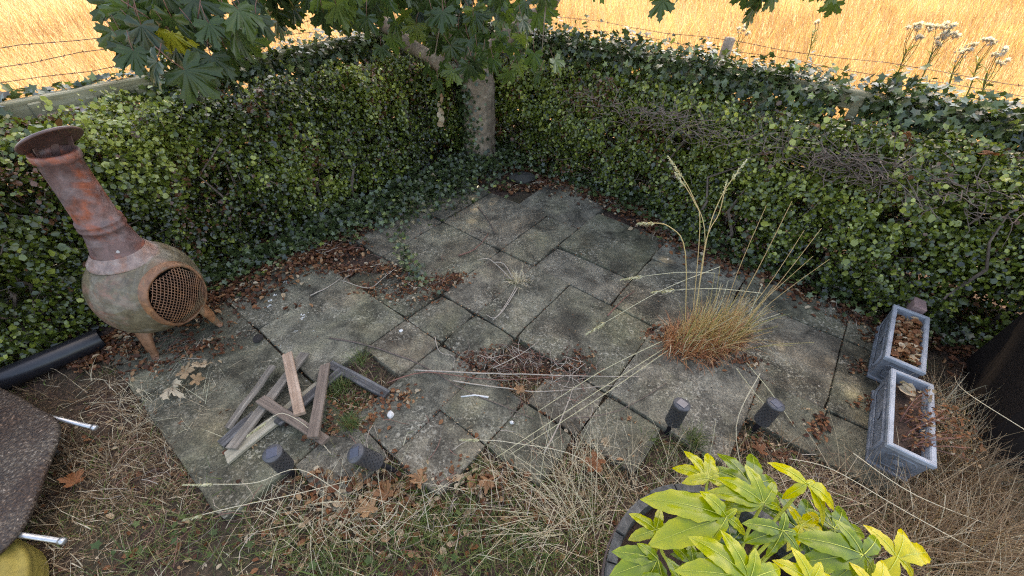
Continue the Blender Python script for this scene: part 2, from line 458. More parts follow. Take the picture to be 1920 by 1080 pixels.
# ------------------------------------------------------------------ ground and field
rs = np.random.RandomState(11)
def lump(x, y, s, seed, n=7):
    r = np.random.RandomState(seed); o = 0
    for i in range(n):
        a = r.uniform(0, 6.28); f = s * r.uniform(0.5, 2.0)
        o = o + np.sin((x * math.cos(a) + y * math.sin(a)) * f + r.uniform(0, 6.28))
    return o / n
SLABS = [(-2, 0, -6, -4), (-2, 0, -4, -1), (0, 2, -6, -4), (0, 2, -4, -2), (1, 2, -2, -1), (0, 2, -1, 0), (0, 1, 0, 1), (1, 2, 0, 1), (1, 2, 1, 2),
         (2, 3, 1, 2), (2, 3, 2, 3), (2, 3, -4, -3), (2, 3, -3, -2), (2, 3, -2, -1), (2, 3, -1, 0), (3, 5, -6, -4), (3, 5, -4, -2), (3, 5, -2, -1), (3, 5, -1, 0),
         (3, 5, 0, 2), (3, 5, 2, 4), (4, 5, 4, 5), (5, 6, -1, 1), (5, 7, -4, -2), (5, 7, -2, -1), (6, 8, -1, 1), (7, 9, -3, -1), (5, 7, 1, 3), (5, 7, 3, 5), (7, 8, 1, 3), (7, 8, 3, 5),
         (4, 5, 5, 6), (5, 7, 5, 6), (7, 8, 5, 6), (5, 7, -6, -4), (-1, 0, -1, 0)]
def on_patio(x, y, mar=0.0):
    u, v = uv_np(np.asarray(x), np.asarray(y))
    k = (u - 0.3564) / 0.2997; m = (v + 0.9378) / 0.3002
    o = np.zeros(np.shape(k), bool)
    for a, b, c, d in SLABS:
        o |= (k > a - mar) & (k < b + mar) & (m > c - mar) & (m < d + mar)
    return o
ax = np.unique(np.concatenate([np.linspace(-600, -8, 8), np.linspace(-8, -3, 10), np.linspace(-3, 3, 151), np.linspace(3, 8, 10), np.linspace(8, 600, 8)]))
ay = np.unique(np.concatenate([np.linspace(-600, -3, 8), np.linspace(-3, -0.4, 8), np.linspace(-0.4, 4.6, 126), np.linspace(4.6, 9, 10), np.linspace(9, 900, 10)]))
X, Y = np.meshgrid(ax, ay)
near = np.exp(-((X / 4) ** 4 + ((Y - 2) / 3.5) ** 4))
Z = -0.034 + near * (0.012 * lump(X, Y, 9, 1) + 0.008 * lump(X, Y, 26, 2))
Z = np.where(on_patio(X, Y, 0.1), np.minimum(Z, -0.03), Z)
nx, ny = len(ax), len(ay)
idx = np.arange(nx * ny).reshape(ny, nx)
F = np.stack([idx[:-1, :-1], idx[:-1, 1:], idx[1:, 1:], idx[1:, :-1]], -1).reshape(-1, 4)
obj('ground', np_mesh('ground', np.stack([X, Y, Z], -1), F, M['soil'], True), kind='structure')
fm = MB()
def fq(u0, u1, v0, v1):
    fm.add([(*xy(u0, v0), 0.0), (*xy(u1, v0), 0.0), (*xy(u1, v1), 0.0), (*xy(u0, v1), 0.0)], [(3, 2, 1, 0)])
fq(3.95, 900, -900, 900); fq(-900, 3.95, -900, -3.85)
field = fm.obj('field', M['field'], kind='structure')

n = 115000
az = rs.uniform(-1.12, 1.12, n); ds = 4.0 + 24 * rs.uniform(0, 1, n) ** 1.25
x, y = ds * np.sin(az), ds * np.cos(az)
u, v = uv_np(x, y)
ok = (u > 4.15) | (v < -4.05)
x, y, ds = x[ok], y[ok], ds[ok]
n = len(x)
patch = 0.5 + 0.9 * lump(x, y, 1.1, 8)
fg = blades('field_grass', np.stack([x, y, np.zeros(n)], 1), rs.normal(2.4, 1.3, n), (0.34 + 0.2 * patch) * rs.uniform(0.7, 1.25, n), rs.uniform(0, 0.35, n), rs.uniform(0.1, 0.9, n),
            0.004 + 0.0008 * ds, M['field_blade'], np.clip(rs.normal(0.5, 0.22, n) + 0.55 * (patch - 0.5), 0, 1), segs=2)
props(fg, 'tall golden dry grass covering the sunlit field', 'field grass', kind='stuff')

# ------------------------------------------------------------------ paving
patio = bpy.data.objects.new('patio', None); C.objects.link(patio); props(patio, kind='structure')
rg = random.Random(4)
for (k0, k1, m0, m1) in SLABS:
    g = 0.008
    nk = 3 * (k1 - k0) + 1; nm = 3 * (m1 - m0) + 1
    V = []; F = []
    tz = rg.uniform(-0.006, 0.006); tk = rg.uniform(-0.010, 0.010); tm = rg.uniform(-0.010, 0.010); chip = [rg.choice([0, 0, 0.008, 0.015, 0.035]) for _ in range(4)]
    jit = [rg.uniform(-0.010, 0.010) for _ in range(4)]
    cx, cy = grid((k0 + k1) / 2, (m0 + m1) / 2)
    def sp(i, j, z, inset):
        fk = i / (nk - 1); fm_ = j / (nm - 1)
        k = k0 + g + jit[0] + (k1 - k0 - 2 * g + jit[1] - jit[0]) * fk; m = m0 + g + jit[2] + (m1 - m0 - 2 * g + jit[3] - jit[2]) * fm_
        k += (inset if i == 0 else -inset if i == nk - 1 else 0); m += (inset if j == 0 else -inset if j == nm - 1 else 0)
        if i in (0, nk - 1): k += rg.uniform(-0.008, 0.008)
        if j in (0, nm - 1): m += rg.uniform(-0.008, 0.008)
        if i in (0, nk - 1) and j in (0, nm - 1):
            cc = chip[(i > 0) * 2 + (j > 0)]; k += cc if i == 0 else -cc; m += cc if j == 0 else -cc
        x, y = grid(k, m)
        return (x - cx, y - cy, z + tz + tk * (fk - .5) + tm * (fm_ - .5))
    for i in range(nk):
        for j in range(nm):
            V.append(sp(i, j, 0.004, 0.012))
    for i in range(nk - 1):
        for j in range(nm - 1):
            a = i * nm + j
            F.append((a, a + 1, a + nm + 1, a + nm))
    loop = [(i, 0) for i in range(nk)] + [(nk - 1, j) for j in range(1, nm)] + [(i, nm - 1) for i in range(nk - 2, -1, -1)] + [(0, j) for j in range(nm - 2, 0, -1)]
    nl = len(loop); b0 = len(V)
    mid = [sp(i, j, 0.0, 0.0) for i, j in loop]
    V += mid + [(p[0], p[1], -0.045) for p in mid]
    for q in range(nl):
        r_ = (q + 1) % nl
        a, b = loop[q][0] * nm + loop[q][1], loop[r_][0] * nm + loop[r_][1]
        F.append((a, b, b0 + r_, b0 + q)); F.append((b0 + q, b0 + r_, b0 + nl + r_, b0 + nl + q))
    F = [tuple(reversed(f)) for f in F]
    obj('paving_slab', np_mesh('paving_slab', V, F, M['slab']), patio, (cx, cy, 0))

# ------------------------------------------------------------------ leaf templates
def fan_leaf(outline, fold=0.12, droop=0.1, ring=None):
    """outline: right half (x>=0) from tip to base, mirrored; hub at origin, tip +y"""
    pts = list(outline) + [(-x, y) for x, y in reversed(outline) if x > 1e-6]
    hub = (0.0, 0.02)
    V = [(0, 0.02, 0)]; F = []; n = len(pts)
    def z(x, y): return fold * abs(x) - droop * (x * x + y * y)
    if ring:
        for x, y in pts: V.append((x * ring, y * ring, z(x * ring, y * ring) + 0.04 * math.sin(9 * math.atan2(x, y))))
        for x, y in pts: V.append((x, y, z(x, y)))
        for i in range(n):
            j = (i + 1) % n
            F.append((0, 1 + j, 1 + i)); F.append((1 + i, 1 + j, 1 + n + j, 1 + n + i))
    else:
        for x, y in pts: V.append((x, y, z(x, y)))
        for i in range(n):
            F.append((0, 1 + (i + 1) % n, 1 + i))
    return V, F
HAW = fan_leaf([(0, 1.0), (0.46, 0.64), (0.30, 0.10), (0, -0.05)], 0.28, 0.12)
IVY = fan_leaf([(0, 1.0), (0.24, 0.55), (0.62, 0.5), (0.42, 0.12), (0.5, -0.22), (0, -0.08)], 0.2, 0.15)
MAPLE = [(0, 1.0), (0.05, 0.88), (0.15, 0.84), (0.12, 0.72), (0.24, 0.66), (0.17, 0.46), (0.34, 0.58), (0.42, 0.56), (0.50, 0.70), (0.56, 0.57), (0.72, 0.55), (0.62, 0.42), (0.68, 0.33), (0.47, 0.24),
         (0.36, 0.12), (0.52, 0.08), (0.60, -0.04), (0.48, -0.10), (0.46, -0.22), (0.26, -0.16), (0.09, -0.10), (0.0, 0.0)]
MAPLE_LOW = fan_leaf([(0, 1.0), (0.17, 0.62), (0.5, 0.7), (0.4, 0.3), (0.58, -0.05), (0.1, -0.1)], 0.15, 0.15)
DEAD = ([(0, -0.5, 0.05), (0.28, -0.2, 0.22), (0.3, 0.2, 0.3), (0, 0.55, 0.06), (-0.3, 0.2, 0.26), (-0.28, -0.2, 0.2), (0, 0, -0.02)],
        [(6, 0, 1), (6, 1, 2), (6, 2, 3), (6, 3, 4), (6, 4, 5), (6, 5, 0)])

# ------------------------------------------------------------------ hedges
def hedge(root_loc, label, side, a0, a1, hfun, seed, dens):
    r = np.random.RandomState(seed)
    root = thing('hedge', root_loc, label, 'hedge', 'clipped hedges along the garden fence')
    L_ = a1 - a0
    def world(a, b, z):
        # b is the distance outwards from the front plane
        if side == 'left': x, y = xy(a, -2.85 + b)
        else: x, y = xy(2.84 + 0.24 * np.clip((-0.45 - np.asarray(a)) / 0.6, 0, 1) - b, a)
        return np.stack([np.asarray(x) - root_loc[0], np.asarray(y) - root_loc[1], z - root_loc[2]], 1)
    if side == 'left': out = np.array([*xy(0, 1), 0.0])
    else: out = np.array([*xy(-1, 0), 0.0])
    def bulge(a, z): return 0.15 * lump(a, z * 1.3, 4.2, seed + 1) + 0.13 * lump(a, z, 12, seed + 2) + 0.07 * lump(a, z, 30, seed + 12) - 0.20 * np.clip((z - 0.45) / 0.5, 0, 1) ** 2.2 - 0.03
    pos = []; nrm = []
    # front face
    n = int(dens * L_ * 0.95)
    a = r.uniform(a0, a1, n); h = hfun(a); z = h * r.uniform(0.0, 1, n) ** 0.9 + 0.0
    dep = np.abs(r.normal(0, 0.06, n))
    hole = lump(a, z, 9, seed + 5) + 0.7 * lump(a, z, 22, seed + 6)
    bare = hole > 0.36
    dep = dep + np.where(bare, r.uniform(0.08, 0.26, n), 0)
    pos.append(world(a, bulge(a, z) - dep, z)); nrm.append(out * 0.75 + np.array([0, 0, 0.55]) + r.normal(0, 0.6, (n, 3)))
    keep1 = ~(bare & (r.uniform(0, 1, n) < 0.45))
    brown1 = (bare | (lump(a, z, 5, seed + 31) > 0.36)) & (r.uniform(0, 1, n) < 0.20)
    # top
    n2 = int(dens * L_ * 0.5)
    a = r.uniform(a0, a1, n2); b = r.uniform(-0.52, -0.02, n2); h = hfun(a)
    hole2 = lump(a, b, 7, seed + 15)
    z = h + 0.10 * lump(a, b, 7, seed + 3) + 0.07 * lump(a, b, 20, seed + 4) - np.abs(r.normal(0, 0.05, n2)) - 0.12 * np.clip((b + 0.22) / 0.2, 0, 1) ** 2 - np.where(hole2 > 0.3, 0.1, 0)
    pos.append(world(a, b + bulge(a, h * 0.5) * 0.4, z)); nrm.append(np.array([0, 0, 0.8]) + out * 0.2 + r.normal(0, 0.6, (n2, 3)))
    brown2 = (hole2 > 0.16) & (r.uniform(0, 1, n2) < 0.36)
    # inner mass
    n3 = int(dens * L_ * 0.4)
    a = r.uniform(a0, a1, n3); z = hfun(a) * r.uniform(0, 0.93, n3)
    pos.append(world(a, r.uniform(-0.52, -0.2, n3), z)); nrm.append(r.normal(0, 1, (n3, 3)))
    # shoots that stick out of the clipped face
    sh_p, sh_n = [], []; shoots = MB(); q = random.Random(seed + 40)
    for i in range(int(L_ * 55)):
        aa = q.uniform(a0, a1); hh = float(hfun(np.array([aa]))[0]); top = q.random() < 0.45
        zz_ = hh - 0.03 if top else q.uniform(0.1, 0.95) * hh
        bb = q.uniform(-0.45, 0.0) if top else float(bulge(np.array([aa]), np.array([zz_]))[0])
        p0 = Vector(world(np.array([aa]), np.array([bb]), np.array([zz_]))[0]); dd_ = (Vector(out) * (0.2 if top else 0.9) + Vector((q.gauss(0, .4), q.gauss(0, .4), (1.0 if top else 0.5) + q.gauss(0, .3)))).normalized()
        L2 = q.uniform(0.05, 0.14); p1 = p0 + dd_ * L2
        shoots.tube([p0 - dd_ * 0.04, p0 + dd_ * L2 * .5, p1], [0.002, 0.0016, 0.001], 3, cap=False)
        for e in range(7):
            sh_p.append(tuple(p0 + dd_ * L2 * (e + 0.5) / 6.5 + Vector((q.gauss(0, .008), q.gauss(0, .008), q.gauss(0, .008))))); sh_n.append((q.gauss(0, .7) + out[0], q.gauss(0, .7) + out[1], 0.6 + q.gauss(0, .6)))
    shoots.obj('shoots', M['twig'], root, kind='stuff')
    n4 = len(sh_p); pos.append(np.array(sh_p)); nrm.append(np.array(sh_n))
    pos = np.concatenate(pos); nrm = np.concatenate(nrm)
    brown = np.concatenate([brown1, brown2, np.zeros(n3 + n4, bool)])
    keep = np.concatenate([keep1, np.ones(n2 + n3 + n4, bool)])
    fresh = np.concatenate([np.zeros(len(pos) - n4), np.full(n4, 0.25)])
    pos, nrm, brown, fresh = pos[keep], nrm[keep], brown[keep], fresh[keep]
    n = len(pos)
    tint = np.clip(r.normal(0.40, 0.25, n) + 0.55 * lump(pos[:, 0] + pos[:, 1], pos[:, 2] * 1.5, 3.4, seed + 9) + fresh, 0, 0.95)
    tint[brown | (r.uniform(0, 1, n) < 0.015)] = 1.0
    sc = np.clip(r.lognormal(-3.95, 0.34, n), 0.009, 0.046)
    cloud('foliage', *HAW, pos, frames(nrm, r.uniform(0, 6.28, n)), sc, M['hedge_leaf'], tint, root, kind='stuff')
    # stems and twigs
    tw = MB(); q = random.Random(seed)
    for i in range(int(L_ * 90)):
        a = q.uniform(a0, a1); z = q.uniform(0.05, 0.95) * float(hfun(np.array([a]))[0])
        b = q.uniform(-0.25, -0.02) + float(bulge(np.array([a]), np.array([z]))[0])
        p = [a, b, z]; pts = []
        d = [q.gauss(0, 0.6), q.gauss(0.15, 0.3), q.gauss(0.5, 0.5)]
        for s in range(4):
            pts.append(tuple(world(np.array([p[0]]), np.array([p[1]]), np.array([p[2]]))[0]))
            for c in range(3): p[c] += d[c] * 0.05 + q.gauss(0, 0.012)
        tw.tube(pts, [0.003, 0.0028, 0.002, 0.001], 3, cap=False)
    for i in range(int(L_ * 7)):
        a = q.uniform(a0, a1); b = q.uniform(-0.35, -0.08)
        pts = [tuple(world(np.array([a + q.gauss(0, 0.02) * s]), np.array([b + q.gauss(0, 0.02)]), np.array([s * 0.16 - 0.04]))[0]) for s in range(6)]
        tw.tube(pts, [0.012, 0.011, 0.01, 0.008, 0.006, 0.004], 5, cap=False)
    tw.obj('twigs', M['twig'], root, kind='stuff')
    return root, world, bulge
lh = lambda a: 0.99 - 0.045 * (a - 0.3) + 0.02 * np.sin(a * 3.1)
rh = lambda a: 0.86 + 0.05 * np.clip((a + 1.5) / 1.5, 0, 1) + 0.02 * np.sin(a * 2.7)
hl, wl, _ = hedge((*xy(0.8, -2.85), 0), 'dense green clipped hedge behind the rusty chiminea', 'left', -1.7, 3.5, lh, 21, 12500)
hr, wr, br = hedge((*xy(2.84, 0.3), 0), 'dense green clipped hedge beyond the trough planters', 'right', -3.3, 2.4, rh, 34, 12500)
# bare grey twig tangle along the top front edge of the right hedge
tw = MB(); q = random.Random(77)
for i in range(560):
    a = q.gauss(0.22, 0.34) if i < 400 else q.gauss(-1.0, 0.3); z = q.gauss(0.80, 0.04)
    p = Vector((*xy(2.84 + 0.03 + q.uniform(-0.03, 0.06), a), z))
    d = Vector((q.gauss(0, 1), q.gauss(0, 1), q.gauss(0, 0.45))).normalized()
    pts = []
    for s in range(5):
        pts.append(tuple(p)); d = (d + Vector((q.gauss(0, .35), q.gauss(0, .35), q.gauss(0, .25)))).normalized(); p = p + d * q.uniform(0.025, 0.05)
    tw.tube([Vector(v_) - Vector(hr.location) for v_ in pts], [0.0028, 0.0026, 0.0022, 0.0018, 0.001], 3, cap=False)
tw.obj('bare_twigs', M['twig'], hr, kind='stuff')

# ------------------------------------------------------------------ garden fence with ivy
def garden_fence(side, a0, a1, label, at):
    base = (*(xy(a0, -3.47) if side == 'left' else xy(3.5, a0)), 0)
    root = thing('garden_fence', base, label, 'fence', 'low wooden garden fences')
    def bx(name, aa, ab, da, db, za, zb):
        mb = MB()
        L_ = ab - aa
        mb.box(-L_ / 2, L_ / 2, -(db - da) / 2, (db - da) / 2, -(zb - za) / 2, (zb - za) / 2, bev=0.006)
        c = xy((aa + ab) / 2, -3.47 + (da + db) / 2) if side == 'left' else xy(3.5 - (da + db) / 2, (aa + ab) / 2)
        ang = math.atan2(*(reversed(xy(1, 0)))) if side == 'left' else math.atan2(*(reversed(xy(0, 1))))
        o = mb.obj(name, M['fence_wood'], root, loc=(c[0] - base[0], c[1] - base[1], (za + zb) / 2), rot=(q.gauss(0, .01), q.gauss(0, .006), ang))
    bx('rail', a0, a1, -0.03, 0.03, 0.93, 1.055 if side == 'left' else 1.035)
    for zb in (0.0, 0.17, 0.34, 0.51, 0.68):
        bx('board', a0, a1, -0.014, 0.008, zb, zb + 0.158)
    a = a0 + 0.1
    i = 0
    while a < a1:
        bx('pale', a, a + 0.055, 0.028, 0.048, 0.05, 1.03 + q.uniform(-0.03, 0.01)) if i % 5 else bx('post', a, a + 0.09, -0.12, -0.03, 0.0, 1.0)
        a += q.uniform(0.2, 0.3); i += 1
    return root
garden_fence('left', -1.7, 3.45, 'mossy wooden rail fence with pales behind the left hedge', -1)
garden_fence('right', -3.4, 2.6, 'weathered wooden rail fence with pales behind the right hedge', 1)

def ivy(label, pos, nrm, smin, smax, seed, name='ivy', fresh=0.0, group=None, loc=None, cat='ivy'):
    r = np.random.RandomState(seed); n = len(pos)
    t = np.clip(r.normal(0.42 + fresh, 0.22, n), 0, 1)
    o = cloud(name, *IVY, pos, frames(nrm, r.uniform(0, 6.28, n)), r.uniform(smin, smax, n), M['ivy_leaf'], t)
    return props(o, label, cat, group, 'stuff')
def ivy_run(side, segs, seed, label):
    r = np.random.RandomState(seed); P_, N_ = [], []
    for (a0, a1, n, zc, zs, dc, ds_) in segs:
        a = r.uniform(a0, a1, n)
        cl = lump(a, a * 0, 6, seed)
        z = zc + r.normal(0, zs, n) + 0.05 * cl
        d = dc + r.normal(0, ds_, n)
        x, y = xy(a, -3.47 + d) if side == 'left' else xy(3.5 - d, a)
        P_.append(np.stack([x, y, z], 1))
        o = np.array([*(xy(0, 1) if side == 'left' else xy(-1, 0)), 0.0])
        N_.append(np.where((z > 1.0)[:, None], np.array([[0, 0, 0.8]]), o * 0.7 + np.array([0, 0, 0.3])) + r.normal(0, 0.45, (n, 3)))
    return ivy(label, np.concatenate(P_), np.concatenate(N_), 0.022, 0.05, seed, fresh=0.12, group='ivy growing over the garden fence')
ivy_run('left', [(-1.6, 0.1, 1500, 1.02, 0.06, 0.03, 0.07), (0.1, 0.75, 110, 1.06, 0.015, -0.07, 0.03), (0.5, 1.0, 120, 0.92, 0.05, 0.06, 0.03), (0.75, 3.5, 3200, 1.0, 0.07, 0.04, 0.06), (-1.7, 3.5, 4200, 0.66, 0.16, 0.0, 0.05)], 51, 'dark glossy ivy over the left fence rail')
ivy_run('right', [(-3.4, -0.05, 4000, 1.0, 0.07, 0.04, 0.07), (0.08, 2.6, 3600, 0.99, 0.075, 0.05, 0.08), (-3.4, 2.6, 1900, 1.05, 0.03, -0.06, 0.07), (-3.4, 2.6, 4600, 0.66, 0.15, 0.0, 0.05)], 52, 'sunlit glossy ivy over the right fence rail')
# ivy carpet on the ground under the tree and along the hedge foot
r = np.random.RandomState(61); n = 8200
uu = r.uniform(0.3, 3.4, n); vv = -2.78 + np.abs(r.normal(0, 0.19, n)) * (0.45 + 0.9 * np.clip((uu - 1.0) / 1.0, 0, 1))
sel = r.uniform(0, 1, n) < np.clip((uu - 0.2) / 1.2, 0.15, 1)
uu, vv = uu[sel], vv[sel]
tk_ = (uu - 3.0) ** 2 + (vv + 2.72) ** 2 > 0.21 ** 2
uu, vv = uu[tk_], vv[tk_]
u2 = 2.86 + r.normal(0, 0.09, 1700); v2 = r.uniform(-2.7, 1.1, 1700)
u2 = u2 + 0.22 * np.clip((-0.45 - v2) / 0.6, 0, 1)
uu = np.concatenate([uu, u2]); vv = np.concatenate([vv, v2]); n = len(uu)
x, y = xy(uu, vv)
pos = np.stack([x, y, 0.015 + np.abs(r.normal(0, 0.05, n)) + 0.10 * np.clip(-2.6 - vv, 0, 0.4)], 1)
ivy('carpet of dark ivy round the foot of the tree', pos, np.array([0, -0.25, 0.8]) + r.normal(0, 0.4, (n, 3)), 0.02, 0.038, 62)
# trailing ivy strand lying over the slabs
r = np.random.RandomState(63)
strand = [(-1.158,2.951,0.030), (-1.019,2.832,0.030), (-0.893,2.551,0.020), (-0.780,2.354,0.020), (-0.716,2.173,0.020), (-0.634,2.063,0.020)]
pp = []
for a, b in zip(strand[:-1], strand[1:]):
    for i in range(34): pp.append(np.array(a) + (np.array(b) - np.array(a)) * i / 16 + np.array([r.normal(0, .035), r.normal(0, .03), abs(r.normal(0.01, .02))]))
o = ivy('trailing ivy strand lying across the paving slabs', np.array(pp), np.array([0, -0.2, 0.9]) + r.normal(0, 0.35, (len(pp), 3)), 0.018, 0.034, 64, name='ivy_strand', fresh=0.1, cat='ivy')

# ------------------------------------------------------------------ wire fence in the field
def wire_fence(side, a0, a1, zs, posts, label):
    off = -4.2 if side == 'left' else 4.4
    f = (lambda a: xy(a, off)) if side == 'left' else (lambda a: xy(off, a))
    b = (*f(a0), 0)
    root = thing('wire_fence', b, label, 'wire fence', 'barbed wire fences along the field')
    q = random.Random(int(a1 * 7))
    for z in zs:
        w = MB(); pts = []
        nseg = 24
        for i in range(nseg + 1):
            a = a0 + (a1 - a0) * i / nseg
            x, y = f(a); pts.append((x - b[0], y - b[1], z + 0.012 * math.sin(i * 1.7 + z * 30) - 0.00 * i))
        w.tube(pts, 0.0021, 4)
        for i in range(int((a1 - a0) / 0.11)):
            a = a0 + 0.11 * i + q.uniform(-.01, .01); x, y = f(a)
            t = (a - a0) / (a1 - a0) * nseg; j = min(int(t), nseg - 1); zz = pts[j][2] + (pts[j + 1][2] - pts[j][2]) * (t - j)
            for s in range(2):
                d = Vector((q.gauss(0, 1), q.gauss(0, 1), q.gauss(0, 1))).normalized() * 0.013
                c = Vector((x - b[0], y - b[1], zz))
                w.tube([c - d, c + d], 0.0016, 3)
        w.obj('wire', M['wire'], root)
    for a, h, rr in posts:
        x, y = f(a); mb = MB()
        mb.lathe([(rr, -0.1), (rr, h * 0.5), (rr * 0.97, h - 0.012), (rr * 0.86, h), (0.002, h + 0.004)], 16)
        mb.obj('post', M['post_wood'], root, True, (x - b[0], y - b[1], 0), (0.02, 0.01, 1.2))
    return root
wire_fence('left', -2.2, 4.0, (1.165, 1.085, 0.99), [(-1.2, 1.2, 0.04)], 'barbed wire strands before the bright field on the left')
wire_fence('right', -4.0, 4.2, (1.035, 0.965), [(-1.06, 1.06, 0.047), (2.6, 1.06, 0.047)], 'barbed wire strands and round post before the golden field')

# ------------------------------------------------------------------ maple tree
TB = (-0.365, 4.03, 0.0)
tree = thing('maple_tree', TB, 'maple tree with ivy round its trunk in the garden corner', 'tree')
def rel(pts, b): return [(p[0] - b[0], p[1] - b[1], p[2] - b[2]) for p in pts]
def smooth_path(pts, rad, k=4):
    P_ = [Vector(p) for p in pts]; o = []; rr = []
    for i in range(len(P_) - 1):
        p0, p1, p2, p3 = P_[max(i - 1, 0)], P_[i], P_[i + 1], P_[min(i + 2, len(P_) - 1)]
        for s in range(k):
            t = s / k
            o.append(0.5 * ((2 * p1) + (p2 - p0) * t + (2 * p0 - 5 * p1 + 4 * p2 - p3) * t * t + (3 * p1 - p0 - 3 * p2 + p3) * t ** 3))
            rr.append(rad[i] + (rad[i + 1] - rad[i]) * t)
    o.append(P_[-1]); rr.append(rad[-1])
    return o, rr
def limb(name, pts, rad, n=12, parent=None, mat='bark', base=TB, bumpy=0.05):
    p, r_ = smooth_path(rel(pts, base), rad, 10 if name == 'trunk' else 4)
    q = random.Random(len(pts) * 13 + int(rad[0] * 1000))
    mb = MB(); mb.tube(p, [x * (1 + q.uniform(-bumpy, bumpy)) for x in r_], n)
    if name == 'trunk':       # fluted, knobbly bole
        for i in range(len(mb.v)):
            k, t = divmod(i, n); c = p[min(k, len(p) - 1)]; v_ = Vector(mb.v[i]); t = 2 * math.pi * t / n
            f = 1 + 0.05 * math.sin(5 * t + 2.0 * v_.z) + 0.03 * math.sin(11 * t - 5 * v_.z) + 0.03 * math.sin(7 * v_.z + 3 * t) + 0.10 * max(0, 0.12 - v_.z) / 0.12 * math.sin(4 * t + 1)
            mb.v[i] = tuple(c + (v_ - c) * f)
    return mb.obj(name, M[mat], parent or tree, True)
limb('trunk', [(-0.365, 4.03, -0.06), (-0.365, 4.03, 0.03), (-0.362, 4.03, 0.12), (-0.36, 4.03, 0.45), (-0.36, 4.03, 0.78), (-0.47, 4.03, 1.0), (-0.64, 4.02, 1.28), (-0.82, 4.0, 1.9), (-0.8, 4.2, 3.0), (-0.3, 4.6, 4.5), (0.5, 5.2, 6.6)],
     [0.23, 0.185, 0.165, 0.148, 0.142, 0.13, 0.12, 0.10, 0.08, 0.055, 0.015], 36)
limb('limb', [(-0.474,3.975,0.744), (-0.847,3.899,0.973), (-1.023,3.895,1.117), (-1.186,3.881,1.251), (-1.7, 3.2, 2.0), (-2.0, 2.9, 2.9), (-2.1, 2.6, 3.6)], [0.075, 0.062, 0.055, 0.05, 0.045, 0.03, 0.01], 10)
limb('limb', [(-0.372,4.057,0.834), (0.071,4.129,1.153), (0.292,4.178,1.283), (0.7, 3.9, 2.0), (2.0, 4.3, 2.8), (3.6, 4.7, 3.5)], [0.08, 0.06, 0.055, 0.05, 0.04, 0.012], 10)
limb('limb', [(-0.8, 4.1, 2.4), (-0.2, 3.5, 2.9), (0.6, 2.9, 3.3), (1.6, 2.3, 3.6)], [0.06, 0.05, 0.035, 0.01], 8)
limb('limb', [(-0.82, 4.05, 2.1), (-1.2, 3.2, 2.5), (-1.6, 2.3, 2.7), (-1.7, 1.7, 2.7)], [0.05, 0.04, 0.03, 0.01], 8)
limb('limb', [(-0.7, 4.3, 3.2), (0.6, 5.2, 4.3), (2.2, 6.0, 5.4), (3.6, 6.2, 6.2)], [0.06, 0.045, 0.03, 0.01], 8)
limb('limb', [(-0.5, 4.4, 3.9), (-0.8, 5.3, 5.2), (-1.4, 6.0, 6.4)], [0.05, 0.035, 0.01], 8)
limb('limb', [(-0.3, 4.6, 4.5), (0.8, 5.8, 5.8), (1.6, 7.0, 7.0)], [0.05, 0.035, 0.01], 8)
# crown above the picture: shades the whole patio
r = np.random.RandomState(70); n = 15000
d = r.normal(0, 1, (n, 3)); d /= np.linalg.norm(d, axis=1, keepdims=True)
rad = r.uniform(0, 1, n) ** (1 / 2.4)
pos = np.array([0.50, 5.5, 6.1]) + d * rad[:, None] * np.array([3.5, 2.9, 2.0])
cl = lump(pos[:, 0], pos[:, 1] + pos[:, 2], 2.4, 71)
pos = pos[(pos[:, 2] > 2.05) & (cl > -0.6)]
n = len(pos)
cloud('crown', *MAPLE_LOW, pos - np.array(TB), frames(np.array([0, -0.2, 0.9]) + r.normal(0, 0.5, (n, 3)), r.uniform(0, 6.28, n)), r.uniform(0.11, 0.17, n), M['maple_leaf'], np.clip(r.normal(0.5, 0.2, n), 0, 1), tree, kind='stuff')
# hanging leaves in the picture, one object each
def maple_mesh(tint, fold, droop, seed):
    V, F = fan_leaf(MAPLE, fold, droop, 0.55)
    q = random.Random(seed)
    V = [(x, y, z + 0.05 * math.sin(3 * x + seed) * y + q.uniform(-.012, .012)) for x, y, z in V]
    mb = MB(); mb.add(V, F)
    mb.tube([(0, 0.02, 0), (0.03, -0.3, 0.04), (0.0, -0.65, 0.12)], 0.014, 4, 1)
    me = mb.mesh('leaf', [M['maple_leaf'], M['red_twig']], True)
    a = me.attributes.new('tint', 'FLOAT', 'POINT')
    a.data.foreach_set('value', np.full(len(me.vertices), tint, np.float32))
    return me
MM = [maple_mesh(t, f, dr, i) for i, (t, f, dr) in enumerate([(0.15, 0.12, 0.2), (0.35, 0.2, 0.3), (0.5, 0.1, 0.12), (0.6, 0.25, 0.4), (0.7, 0.15, 0.25), (0.85, 0.3, 0.3), (1.0, 0.2, 0.3)])]
hang = []
